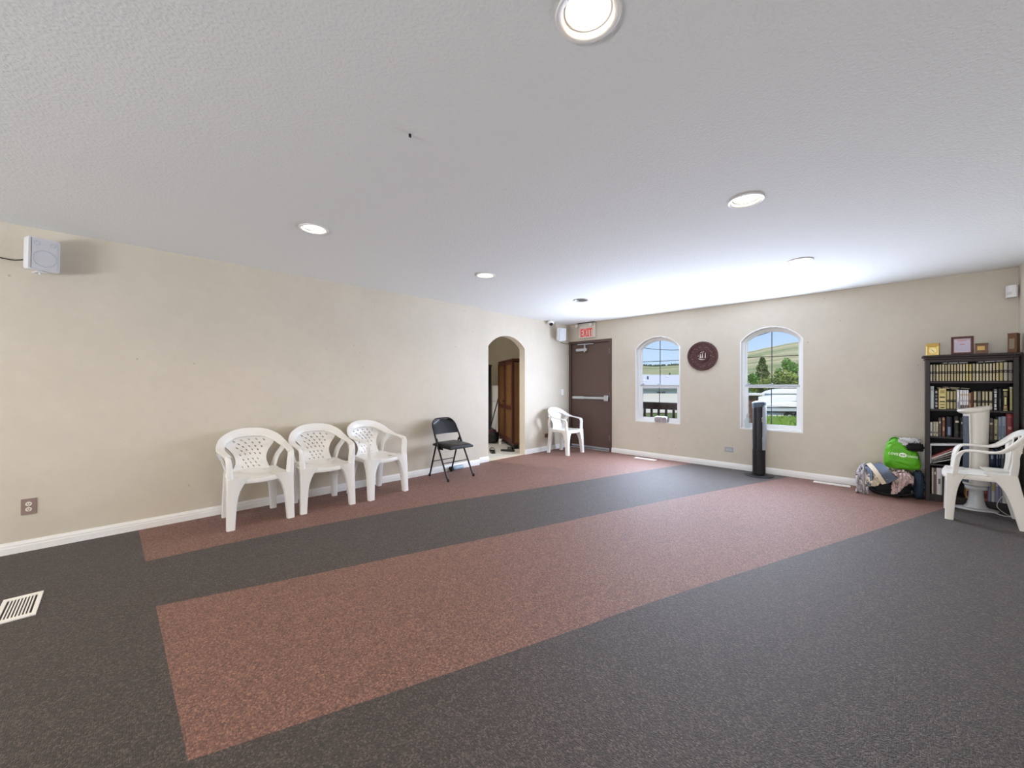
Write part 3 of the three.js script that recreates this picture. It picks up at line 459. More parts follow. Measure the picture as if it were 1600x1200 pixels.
// ---------------------------------------------------------------- exit sign
const font = await new FontLoader().loadAsync('fonts/droid/droid_sans_bold.typeface.json');
{
  const t = thing('exit_sign', 'lit EXIT sign with two emergency lamps above the brown door', 'sign', [-4.29, 2.0, ZB]);
  mesh('housing', rbox(0.36, 0.285, 0.06, 0.008, 0, 0.277, 0.03), std(0xd9d4c6, 0.5), t);
  mesh('sign_face', rbox(0.315, 0.185, 0.006, 0.003, 0, 0.235, 0.062), emit(new THREE.Color(1, 0.75, 0.68), 0.42), t);
  const red = emit(new THREE.Color(0.9, 0.01, 0.015), 0.6);
  const tg = new TextGeometry('EXIT', { font, size: 0.118, depth: 0.003, curveSegments: 4 }); tg.computeBoundingBox(); const bb = tg.boundingBox; const sx = 0.26 / (bb.max.x - bb.min.x), sy = 0.15 / (bb.max.y - bb.min.y);
  tg.translate(-(bb.max.x + bb.min.x) / 2, -(bb.max.y + bb.min.y) / 2, 0).scale(sx, sy, 1).translate(0, 0.235, 0.0655); mesh('lettering', tg, red, t);
  mesh('lamp_shelf', rbox(0.36, 0.012, 0.085, 0.003, 0, 0.423, 0.043), std(0x3a3632, 0.6), t);
  for (const x of [-0.2, 0.12]) { const h = mesh('lamp_head', [lathe([[0, 0], [0.03, 0.0], [0.036, 0.03], [0.036, 0.05]], 20).rotateX(Math.PI / 2).translate(x, 0.375, 0.06), rbox(0.016, 0.03, 0.02, 0.004, x, 0.41, 0.055)], std(0xcfc9bb, 0.5), t); mesh('lamp_lens', cyl(0.033, 0.033, 0.006, x, 0.375, 0.108, Math.PI / 2, 0, 0, 20), std(0xeeeae0, 0.2), h); }
}

// ---------------------------------------------------------------- carved wall plate
{
  const t = thing('wall_plate', 'dark carved wooden disc hung between the two windows', 'wall decoration', [-2.196, 1.683, ZB]);
  const carve = dataTex(512, 512, (u, v) => { const x = u - 0.5, y = v - 0.5, r = Math.hypot(x, y), a = Math.atan2(y, x), k = 0.5 + 0.5 * Math.sin(a * 22 + 4 * Math.sin(r * 60)) * Math.sin(r * 120), n = 0.5 + 0.5 * tn(u, v, 60); const m = 0.55 * k + 0.45 * n; return [48 + 62 * m, 28 + 26 * m, 26 + 26 * m]; });
  const cb = dataTex(512, 512, (u, v) => { const x = u - 0.5, y = v - 0.5, r = Math.hypot(x, y), a = Math.atan2(y, x), k = 0.5 + 0.5 * Math.sin(a * 22 + 4 * Math.sin(r * 60)) * Math.sin(r * 120); const c = 255 * k; return [c, c, c]; }, false);
  const g = lathe([[0, 0.022], [0.075, 0.022], [0.082, 0.03], [0.095, 0.03], [0.1, 0.02], [0.185, 0.02], [0.19, 0.03], [0.215, 0.03], [0.224, 0.022], [0.226, 0.0], [0, 0]], 64).rotateX(Math.PI / 2);
  const p = g.attributes.position, uv = g.attributes.uv; for (let i = 0; i < p.count; i++) uv.setXY(i, p.getX(i) / 0.46 + 0.5, p.getY(i) / 0.46 + 0.5);
  mesh('disc', crease(g, 0.5), std(0xffffff, 0.42, { map: carve, bumpMap: cb, bumpScale: 0.004 }), t);
  const pale = std(0xd9cfc4, 0.4), cut = (pts) => extrude(poly(pts), 0.006).translate(0, 0, 0.022);
  const bowl = new THREE.Shape(); bowl.moveTo(-0.06, -0.035); bowl.quadraticCurveTo(-0.02, -0.075, 0.045, -0.05); bowl.quadraticCurveTo(0.0, -0.052, -0.06, -0.035);
  mesh('inlay_stroke', extrude(bowl, 0.006).translate(0, 0, 0.022), pale, t);
  for (const [x, y0, y1, w] of [[-0.022, -0.03, 0.035, 0.012], [0.008, -0.03, 0.04, 0.014], [0.05, -0.03, 0.05, 0.01], [-0.055, -0.01, 0.02, 0.006]]) mesh('inlay_stroke', cut([[x - w, y0], [x + w * 0.6, y0], [x + w * 0.2, y1], [x - w * 0.2, y1]]), pale, t);
  mesh('inlay_stroke', cut([[-0.02, 0.055], [0.03, 0.06], [0.03, 0.066], [-0.02, 0.061]]), pale, t);
  const small = std(0x9a7a70, 0.45);
  for (let i = 0; i < 28; i++) { const a = i / 28 * 6.283 + 0.2 * rnd(), r = 0.125 + 0.05 * rnd(); mesh('carved_leaf', at(new THREE.SphereGeometry(1, 8, 6).scale(0.006 + 0.008 * rnd(), 0.005, 0.005), r * Math.cos(a), r * Math.sin(a), 0.021, 0, 0, 0), small, t); }
  mesh('hanger', new THREE.TorusGeometry(0.008, 0.002, 6, 16).translate(0, 0.23, 0.006), M.steel, t);
}

// ---------------------------------------------------------------- black tower fan under the second window
{
  const t = thing('tower_fan', 'black tower fan with silver side standing in front of the window', 'fan', [-1.385, 0, -6.19], R(14));
  const ov = (w, d, k = 28) => Array.from({ length: k }, (_, i) => { const a = i / k * 6.283, c = Math.cos(a), s = Math.sin(a); return [Math.sign(c) * Math.pow(Math.abs(c), 0.75) * w / 2, Math.sign(s) * Math.pow(Math.abs(s), 0.75) * d / 2]; });
  const navy = std(0x0b0f17, 0.42), dark = std(0x100c0c, 0.55);
  mesh('base', lathe([[0, 0.03], [0.07, 0.03], [0.09, 0.022], [0.165, 0.016], [0.178, 0.008], [0.178, 0], [0, 0]], 48).scale(1, 1, 0.95), std(0x0a090a, 0.45), t);
  mesh('body', crease(loft([[0.028, 0.9], [0.3, 0.94], [0.6, 1], [0.95, 1]].map(([y, k]) => ov(0.155 * k, 0.165 * k).map(([x, z]) => V(x, y, z)))), 0.9), navy, t);
  // silver shell wraps the right-hand side
  const shell = (y0, y1) => sheet((u, v) => { const a = R(-75 + 150 * u), y = y0 + (y1 - y0) * v, k = y < 0.6 ? 0.94 + 0.06 * (y - 0.3) / 0.3 : 1; return V(0.086 * k * Math.pow(Math.max(0, Math.cos(a)), 0.6), y, -0.084 * k * Math.sin(a)); }, 14, 4, 0.006);
  mesh('side_shell', shell(0.36, 0.965), std(0xa9b2ba, 0.5, { metalness: 0.2 }), t);
  mesh('lower_housing', crease(loft([[0.03, 1.02], [0.2, 1.02], [0.36, 1.03]].map(([y, k]) => ov(0.15 * k, 0.158 * k).map(([x, z]) => V(x, y, z)))), 0.9), dark, t);
  const cap = []; for (let j = 0; j <= 8; j++) { const q = j / 8, k = q < 0.6 ? 1.04 : 1.04 * Math.sqrt(Math.max(0, 1 - ((q - 0.6) / 0.4) ** 2)) + 0.02; cap.push(ov(0.162 * k, 0.172 * k).map(([x, z]) => V(x, 0.94 + 0.085 * q + 0.17 * x * (1 - 0.2 * q), z))); }
  mesh('top_cap', crease(loft(cap), 0.8), std(0x4a5a68, 0.5), t);
  for (const [y, h, w] of [[0.79, 0.02, 0.012], [0.765, 0.014, 0.012], [0.745, 0.008, 0.012], [0.52, 0.006, 0.01], [0.5, 0.006, 0.01], [0.475, 0.008, 0.006]]) mesh('control_mark', rbox(w, h, 0.003, 0.001, 0.035, y, 0.0795, 0, 0.25), std(0xd8dce0, 0.4), t);
  mesh('front_grille', Array.from({ length: 9 }, (_, i) => box(0.002, 0.5, 0.003, -0.05 + i * 0.009, 0.62, 0.0815)), std(0x1c2430, 0.3), t);
}

// ---------------------------------------------------------------- bookcase
const BZ = -6.14, BX = [0.183, 0.803], SH = [0.075, 0.4, 0.695, 0.985, 1.277];
{
  const t = thing('bookcase', 'dark wooden bookcase full of books in the right corner', 'bookcase', [(BX[0] + BX[1]) / 2, 0, BZ - 0.13]);
  const w = BX[1] - BX[0], d = 0.26, m = M.caseWood;
  for (const s of [-1, 1]) { mesh('side_panel', rbox(0.024, 1.51, d, 0.002, s * (w / 2 - 0.012), 0.755, 0), m, t); mesh('face_stile', rbox(0.034, 1.51, 0.014, 0.003, s * (w / 2 - 0.016), 0.755, d / 2 - 0.002), m, t); }
  mesh('back_panel', box(w - 0.03, 1.47, 0.006, 0, 0.77, -d / 2 + 0.006), M.caseBack, t);
  for (const y of SH) mesh('shelf', rbox(w - 0.05, 0.02, d - 0.025, 0.002, 0, y - 0.01, 0.001), m, t);
  mesh('plinth', rbox(w - 0.05, 0.055, 0.016, 0.002, 0, 0.0275, d / 2 - 0.02), m, t);
  mesh('top_rail', rbox(w - 0.06, 0.03, 0.016, 0.003, 0, 1.495, d / 2 - 0.008), m, t);
  mesh('top_board', [rbox(w + 0.05, 0.022, d + 0.02, 0.006, 0, 1.544, 0.008), rbox(w + 0.02, 0.026, d + 0.004, 0.008, 0, 1.522, 0.004)], m, t);
}
// books: each stands on its shelf with the spine towards the room
const cov = new Map(); const cover = (c, r = 0.5) => { const k = c + '/' + r; if (!cov.has(k)) { const q = new THREE.Color(c), g = (q.r + q.g + q.b) / 3; q.lerp(new THREE.Color(g, g * 0.97, g * 0.9), 0.25); cov.set(k, std(q, r)); } return cov.get(k); };
const paper = std(0xd9d0b8, 0.9);
const spineGeo = (w, h, k) => { const s = new THREE.Shape(), b = Math.min(0.006, w * 0.25); s.moveTo(-w / 2, -0.01); s.lineTo(-w / 2, 0); s.quadraticCurveTo(0, b * 2, w / 2, 0); s.lineTo(w / 2, -0.01); s.lineTo(-w / 2, -0.01); return extrude(s, h, 0, 1, 6).rotateX(-Math.PI / 2).scale(1, 1, -1); };
const flip = (g) => { const p = g.index ? g.toNonIndexed() : g; for (const a of Object.values(p.attributes)) { const s = a.itemSize, r = a.array; for (let i = 0; i < a.count; i += 3) for (let c = 0; c < s; c++) { const q = r[(i + 1) * s + c]; r[(i + 1) * s + c] = r[(i + 2) * s + c]; r[(i + 2) * s + c] = q; } } p.computeVertexNormals(); return p; };
function book(label, x0, x1, y0, h, c, o = {}) {
  const w = Math.max(0.006, x1 - x0 - 0.0012), dpt = o.depth ?? 0.15, zs = (o.z ?? BZ - 0.022);
  const t = thing('book', label, 'book', [(x0 + x1) / 2, y0, zs], 0, o.group ?? 'books in the bookcase'); if (o.lean) t.rotation.z = o.lean;
  mesh('cover', [flip(spineGeo(w, h, 0)), box(0.0022, h, dpt, -w / 2 + 0.0011, h / 2, -dpt / 2 - 0.004), box(0.0022, h, dpt, w / 2 - 0.0011, h / 2, -dpt / 2 - 0.004)], cover(c), t);
  mesh('pages', box(w - 0.0044, h - 0.006, dpt - 0.006, 0, h / 2, -dpt / 2 - 0.006), paper, t);
  for (const [a, b, col, k, met] of o.bands ?? []) { const g = sheet((u, v) => V((u - 0.5) * w * (k ?? 0.7), h * (a + (b - a) * v), 0.0008 + 2 * Math.min(0.006, w * 0.25) * 0.5 * (1 - (u * 2 - 1) ** 2 * (k ?? 0.7) ** 2)), 4, 1, 0.0008); mesh('spine_band', g, met ? M.gold : cover(col, 0.45), t); }
  return t;
}
const ord = ['first', 'second', 'third', 'fourth', 'fifth', 'sixth', 'seventh', 'eighth', 'ninth', 'tenth', 'eleventh', 'twelfth', 'thirteenth', 'fourteenth', 'fifteenth', 'sixteenth', 'seventeenth', 'eighteenth', 'nineteenth', 'twentieth', 'twenty-first', 'twenty-second', 'twenty-third', 'twenty-fourth', 'twenty-fifth'];
{ // top shelf: a set in dark bindings with tan spines
  const c = [0.2235, 0.248, 0.27, 0.2925, 0.3115, 0.333, 0.353, 0.374, 0.396, 0.416, 0.436, 0.4565, 0.478, 0.4985, 0.5225, 0.547, 0.5685, 0.588, 0.6105, 0.633, 0.653, 0.6735, 0.698, 0.7245, 0.7565];
  const edge = c.map((v, i) => i ? (c[i - 1] + v) / 2 : 0.2135).concat([0.7725]);
  const tan = [0xc3bda6, 0x97906a, 0xcbbd87, 0xc8b780, 0xd2c48a, 0xb9ac78, 0xc5b67f, 0xbfae7b, 0xb9aa72, 0xcdbd82, 0xc4b68c, 0xcbbf86, 0xdcc96c, 0xcdb85a, 0xb0a680, 0xd6cda2, 0xc3b889, 0xb9ac82, 0xcfc291, 0xc9bb94, 0xc8b487, 0xd0c07e, 0xb1a45c, 0xa9a692, 0x86826e];
  c.forEach((v, i) => {
    const h = 0.183 + (i > 20 ? 0.008 : 0) + 0.002 * Math.sin(i * 2.3), k = i > 21 ? 0.8 : 0.64, dk = i === 24 ? 0x40323c : 0x3c3626;
    book(`tan-spined dark book, ${ord[i]} from the left on the top shelf`, edge[i], edge[i + 1], SH[4], h, [0x1a1710, 0x15140f, 0x1d1a12][i % 3], { bands: [[0.03, 0.44, tan[i], k], [0.46, 0.56, dk, k], [0.58, 0.97, tan[i], k], [0.49, 0.53, tan[i], k * 0.5]], group: 'dark books with tan spines on the top shelf' });
  });
}
{ // second shelf
  const L = [[0.215, 0.246, 1.227, 0xa9b4b6, 'grey blue'], [0.248, 0.277, 1.19, 0x0d0d0e, 'black silver-dotted'], [0.279, 0.333, 1.198, 0xd9c670, 'wide bright gold patterned'], [0.334, 0.359, 1.18, 0x3a351c, 'gold-spined olive'], [0.36, 0.3815, 1.18, 0x3b3520, 'pale gold-spined'], [0.382, 0.406, 1.183, 0x37331c, 'dull olive gold'], [0.407, 0.4265, 1.19, 0xdfe2ea, 'white and blue'], [0.429, 0.4445, 1.188, 0xe3e2e4, 'thin white'], [0.445, 0.459, 1.188, 0xd9d8d6, 'thin white'], [0.4595, 0.473, 1.188, 0xe3e2e8, 'thin white'], [0.474, 0.488, 1.188, 0xdfe0e6, 'thin white'], [0.49, 0.5035, 1.156, 0xb08a58, 'short tan'], [0.504, 0.5175, 1.171, 0x6b2a1a, 'red brown'], [0.519, 0.5425, 1.18, 0x3a3524, 'tan-spined'], [0.544, 0.572, 1.178, 0x34322a, 'grey olive'], [0.575, 0.5955, 1.181, 0x3a3524, 'tan-spined'], [0.597, 0.6165, 1.181, 0x3a3524, 'tan-spined'], [0.619, 0.6455, 1.181, 0x3a3524, 'pale tan-spined'], [0.648, 0.677, 1.202, 0x0f0f11, 'black and silver ornate'], [0.679, 0.705, 1.205, 0x0c0c0d, 'plain black'], [0.707, 0.742, 1.201, 0x100f0c, 'black and gold ornate'], [0.749, 0.771, 1.225, 0x4a4622, 'tall gold green']];
  const T = 0xc4b787;
  const bands = { 0: [[0.05, 0.93, 0xb9c3c6, 0.6], [0.8, 0.9, 0x7c898d, 0.5]], 1: [[0.1, 0.2, 0xa7a7a6, 0.5], [0.26, 0.34, 0xa7a7a6, 0.5], [0.46, 0.54, 0x8a8a8c, 0.5], [0.64, 0.7, 0x8f8f90, 0.5], [0.82, 0.92, 0xb4b4b2, 0.5]], 2: [[0.04, 0.1, 0x3a2f14, 0.5], [0.2, 0.24, 0x6b5a20, 0.6], [0.34, 0.4, 0x2a2412, 0.7], [0.43, 0.5, 0xe8d98a, 0.7], [0.56, 0.62, 0x2e2812, 0.7], [0.78, 0.94, 0xa89238, 0.6]], 6: [[0.08, 0.4, 0x6f83a6, 0.4], [0.6, 0.9, 0xf0f0f2, 0.6]], 11: [[0.4, 0.6, 0x6b3d22, 0.7]], 12: [], 18: [[0.04, 0.12, 0xb9b9bb, 0.6], [0.16, 0.3, 0xd6d6d8, 0.5], [0.34, 0.56, 0xa5a5a8, 0.45], [0.6, 0.78, 0xc7c7ca, 0.5], [0.82, 0.88, 0xe3e3e5, 0.6], [0.92, 0.97, 0x8f8f94, 0.6]], 19: [[0.18, 0.55, 0x55555a, 0.18]], 20: [[0.02, 0.06, 0xd8b850, 0.8], [0.1, 0.24, 0xb88a48, 0.6], [0.28, 0.62, 0xd9c46a, 0.4], [0.68, 0.88, 0x8a8040, 0.6], [0.92, 0.98, 0xd8c878, 0.85]], 21: [[0.04, 0.9, 0xa8a05a, 0.7], [0.45, 0.47, 0x4a4622, 0.8], [0.92, 0.97, 0xc9c9b8, 0.8]] };
  const seen = {};
  L.forEach(([a, b, top, c, kind], i) => {
    const tanSet = [3, 4, 5, 13, 14, 15, 16, 17].includes(i), col = { 3: 0xbcae62, 4: 0xc6b878, 5: 0x9c9158, 14: 0x86846f, 17: 0xb7ae8d }[i] ?? T;
    const white = i >= 7 && i <= 10;
    book(`${kind} book, ${ord[i]} from the left on the second shelf`, a, b, SH[3], top - SH[3], c, { bands: tanSet ? [[0.04, 0.38, col, 0.68], [0.4, 0.44, 0x2b281a, 0.6], [0.46, 0.5, 0x5b5638, 0.6], [0.52, 0.96, col, 0.68]] : white ? [[0.06, 0.24, 0x6e5550, 0.8], [0.4, 0.5, 0xb6b9c6, 0.8], [0.72, 0.8, 0xc9b98a, 0.8]] : bands[i], group: 'books on the second shelf' });
  });
}
{ // third shelf
  const L = [[0.215, 0.235, 0.84, 0xd6d4cc, 'white'], [0.24, 0.257, 0.844, 0xb9b596, 'cream'], [0.259, 0.276, 0.845, 0xbfb592, 'pale cream'], [0.278, 0.299, 0.891, 0x5a5048, 'grey brown'], [0.304, 0.327, 0.898, 0x7a4a30, 'orange brown'], [0.334, 0.375, 0.905, 0x141b2c, 'navy blue lettered'], [0.388, 0.43, 0.912, 0x111111, 'wide black'], [0.43, 0.47, 0.9, 0x1c1a18, 'dark grey'], [0.6, 0.619, 0.9, 0x2a2420, 'dark brown'], [0.62, 0.65, 0.906, 0x574c44, 'taupe'], [0.653, 0.676, 0.897, 0xb7ab78, 'cream and brown'], [0.678, 0.7005, 0.924, 0x8796ab, 'blue grey, left one of two,'], [0.701, 0.7285, 0.93, 0x8d9cb2, 'blue grey, right one of two,'], [0.73, 0.773, 0.958, 0x8e1220, 'thick red']];
  L.forEach(([a, b, top, c, kind], i) => book(`${kind} book on the third shelf`, a, b, SH[2], top - SH[2], c, { bands: i === 13 ? [[0.1, 0.2, 0xb86a5a, 0.5], [0.42, 0.52, 0xc08070, 0.5], [0.86, 0.9, 0xb04a4a, 0.7]] : i === 5 ? [[0.1, 0.5, 0x6f86a6, 0.5]] : i > 10 ? [[0.15, 0.6, 0x5f6d84, 0.35]] : i === 4 ? [[0.86, 0.95, 0xb89a6a, 0.7], [0.3, 0.5, 0xc49a70, 0.5]] : [[0.7, 0.8, 0xcfc6a6, 0.6], [0.2, 0.3, 0x3a342c, 0.6]], group: 'books on the third shelf' }));
}
{ // fourth shelf: upright books at both ends
  const L = [[0.2155, 0.227, 0.585, 0xdcdad4, 'thin white upright'], [0.619, 0.662, 0.585, 0x132a4c, 'navy'], [0.664, 0.6815, 0.596, 0x1c3f6b, 'mid blue'], [0.683, 0.6965, 0.607, 0x17253a, 'dark blue'], [0.698, 0.72, 0.613, 0x5a6068, 'grey'], [0.722, 0.732, 0.6, 0x1b1c20, 'thin black'], [0.733, 0.755, 0.622, 0x777370, 'warm grey'], [0.756, 0.773, 0.634, 0x24282e, 'charcoal']];
  L.forEach(([a, b, top, c, kind], i) => book(`${kind} book on the fourth shelf`, a, b, SH[1], top - SH[1], c, { bands: [[0.55, 0.75, 0x9aa4ae, 0.4]], group: 'books on the fourth shelf' }));
}
{ // bottom shelf
  const L = [[0.229, 0.243, 0.352, 0xd0c8a8, 'cream'], [0.244, 0.263, 0.354, 0x6e5a58, 'mauve brown'], [0.264, 0.304, 0.358, 0xd4ccca, 'wide white stained'], [0.306, 0.32, 0.338, 0x39452f, 'dark green'], [0.322, 0.336, 0.33, 0x6a6660, 'grey'], [0.469, 0.506, 0.3, 0xb48a3a, 'amber picture'], [0.576, 0.6145, 0.29, 0xb0583a, 'orange red picture'], [0.615, 0.636, 0.284, 0x8c8ab4, 'lavender'], [0.637, 0.66, 0.286, 0xcfcfc8, 'white and yellow'], [0.6605, 0.684, 0.29, 0x9a94bc, 'pale violet'], [0.6845, 0.704, 0.284, 0x8a90a8, 'slate blue'], [0.705, 0.738, 0.28, 0xc9ccbc, 'white and green']];
  L.forEach(([a, b, top, c, kind], i) => book(`${kind} book on the bottom shelf`, a, b, SH[0], top - SH[0], c, { depth: 0.2, bands: i === 8 ? [[0.5, 0.85, 0xc9b040, 0.8]] : i === 11 ? [[0.5, 0.9, 0x8aa850, 0.6]] : i === 6 || i === 5 ? [[0.1, 0.35, 0x6a2418, 0.7], [0.6, 0.9, 0xd9b070, 0.6]] : i === 2 ? [[0.4, 0.6, 0x6a6258, 0.4]] : [[0.75, 0.85, 0xe4dfd0, 0.6]], group: 'books on the bottom shelf' }));
}
// books lying flat or leaning
function flat(name, label, x0, y0, x1, y1, th, dpt, c, c2, z = BZ - 0.03) {
  const L = Math.hypot(x1 - x0, y1 - y0), t = thing(name, label, 'book', [x0, y0, z], 0, 'books lying flat in the bookcase'); t.rotation.z = Math.atan2(y1 - y0, x1 - x0);
  mesh('cover', [box(L, 0.0018, dpt, L / 2, 0.0009, -dpt / 2), box(L, 0.0018, dpt, L / 2, th - 0.0009, -dpt / 2), box(L, th, 0.0025, L / 2, th / 2, 0)], cover(c), t);
  mesh('pages', box(L - 0.006, th - 0.004, dpt - 0.004, L / 2, th / 2, -dpt / 2 - 0.001), paper, t);
  if (c2 !== undefined) for (const [a, b] of [[0.04, 0.2], [0.26, 0.6], [0.66, 0.96]]) mesh('spine_print', box(L * (b - a), th * 0.55, 0.0015, L * (a + b) / 2, th / 2, 0.0016), cover(c2, 0.4), t);
}
flat('booklet', 'thin silver printed booklet lying on the left half of the top row', 0.304, 1.4642, 0.487, 1.4652, 0.012, 0.14, 0x1a1a22, 0xc9c9cc, BZ - 0.026);
flat('booklet', 'thin silver printed booklet lying on the right half of the top row', 0.547, 1.4655, 0.732, 1.4745, 0.012, 0.14, 0x1a1a22, 0xbdbdc0, BZ - 0.026);
flat('flat_book', 'thin dark book with gold print lying lowest on the second row', 0.267, 1.2035, 0.418, 1.1905, 0.0105, 0.14, 0x17140e, 0xc8b66a, BZ - 0.026);
flat('flat_book', 'thin dark book with tan print lying on top of the second row', 0.313, 1.2125, 0.5, 1.1965, 0.0115, 0.14, 0x17140e, 0x9a8a68, BZ - 0.027);
flat('flat_binder', 'white binder lying across the top of the fourth shelf pile', 0.217, 0.5875, 0.448, 0.613, 0.022, 0.18, 0xd4d6da, undefined, BZ - 0.02);
[[0.232, 0.462, 0.415, 0.592, 0.009, 0xb05048, 'red edged'], [0.232, 0.444, 0.415, 0.565, 0.014, 0xd2c4bc, 'pale pink'], [0.232, 0.428, 0.415, 0.535, 0.012, 0x8a8a80, 'grey'], [0.232, 0.412, 0.415, 0.508, 0.012, 0x5a5450, 'dark taupe'], [0.236, 0.402, 0.415, 0.475, 0.008, 0xb9c4b4, 'pale green']].forEach(([a, b, c, d, th, col, kind]) => flat('magazine', kind + ' magazine in the slanting pile on the fourth shelf', a, b, c, d, th, 0.17, col, undefined, BZ - 0.022));

// things on top of the bookcase
const TOP = 1.555;
{
  const t = thing('desk_clock', 'small square gold clock on the left end of the bookcase top', 'clock', [0.238, TOP, -6.19], R(-10));
  const s = rectPath(new THREE.Shape(), -0.048, 0.048, 0, 0.128); s.holes.push(rectPath(new THREE.Path(), -0.034, 0.034, 0.012, 0.095));
  mesh('case', [extrude(s, 0.04, 0.002).translate(0, 0.002, -0.02), box(0.09, 0.124, 0.02, 0, 0.064, -0.012)], M.gold, t);
  mesh('top_band', rbox(0.098, 0.03, 0.046, 0.003, 0, 0.115, 0), std(new THREE.Color(0.45, 0.29, 0.06), 0.4, { metalness: 0.5 }), t);
  const f = mesh('dial', cyl(0.03, 0.03, 0.008, 0, 0.054, 0.004, Math.PI / 2, 0, 0, 28), std(new THREE.Color(0.86, 0.74, 0.36), 0.35, { metalness: 0.3 }), t);
  mesh('hand', [box(0.003, 0.02, 0.002, -0.006, 0.06, 0.01, 0, 0, 0.7), box(0.003, 0.024, 0.002, 0.006, 0.048, 0.01, 0, 0, 0.6)], std(0x5a3d10, 0.5), f);
}
{
  const t = thing('picture_frame', 'dark framed certificate leaning on top of the bookcase', 'picture frame', [0.447, TOP, -6.2], R(-4)); const g = new THREE.Group();
  const c = document.createElement('canvas'); c.width = 256; c.height = 256; const q = c.getContext('2d'); q.fillStyle = '#cfc3cf'; q.fillRect(0, 0, 256, 256); q.strokeStyle = '#b98a80'; q.lineWidth = 8; q.strokeRect(10, 10, 236, 236); q.fillStyle = '#8b8fb8'; for (let i = 0; i < 9; i++) for (let k = 0; k < 7; k++) q.fillRect(34 + k * 28, 78 + i * 17, 14 + ((i * 7 + k * 5) % 11), 4); q.fillStyle = '#c58a78'; q.fillRect(60, 34, 136, 16); q.fillRect(96, 96, 70, 18);
  const tx = new THREE.CanvasTexture(c); tx.colorSpace = THREE.SRGBColorSpace;
  const s = rectPath(new THREE.Shape(), -0.078, 0.078, 0.001, 0.189); s.holes.push(rectPath(new THREE.Path(), -0.06, 0.06, 0.02, 0.17));
  mesh('frame', extrude(s, 0.014, 0.002).rotateX(-0.1), M.cherry, t);
  mesh('certificate', new THREE.PlaneGeometry(0.122, 0.152).translate(0, 0.095, 0.004).rotateX(-0.1), std(0xffffff, 0.35, { map: tx }), t);
  mesh('backing', box(0.14, 0.17, 0.004, 0, 0.095, 0).rotateX(-0.1), M.black, t);
  mesh('easel_leg', box(0.03, 0.13, 0.003, 0, 0.064, -0.045, 0.32), M.black, t);
}
{
  const t = thing('wooden_box', 'small dark wooden box with a brass plaque on the bookcase', 'box', [0.578, TOP, -6.2], R(-6));
  mesh('body', rbox(0.084, 0.098, 0.05, 0.003, 0, 0.049, 0), M.oakDark, t); mesh('lid', rbox(0.088, 0.01, 0.054, 0.003, 0, 0.1025, 0), M.oakDark, t);
  mesh('plaque', rbox(0.05, 0.042, 0.003, 0.001, -0.004, 0.058, 0.026), std(new THREE.Color(0.5, 0.3, 0.09), 0.4, { metalness: 0.3 }), t);
}
{
  const t = thing('wooden_case', 'tall brown wooden case at the right end of the bookcase top', 'box', [0.781, TOP, -6.2], R(-24));
  mesh('body', rbox(0.06, 0.185, 0.07, 0.003, 0, 0.0925, 0), M.oakDark, t); mesh('front_inset', rbox(0.034, 0.1, 0.003, 0.001, -0.002, 0.09, 0.0352), std(0x8a7c68, 0.6), t); mesh('lid', rbox(0.062, 0.008, 0.072, 0.002, 0, 0.188, 0), M.oakDark, t);
}

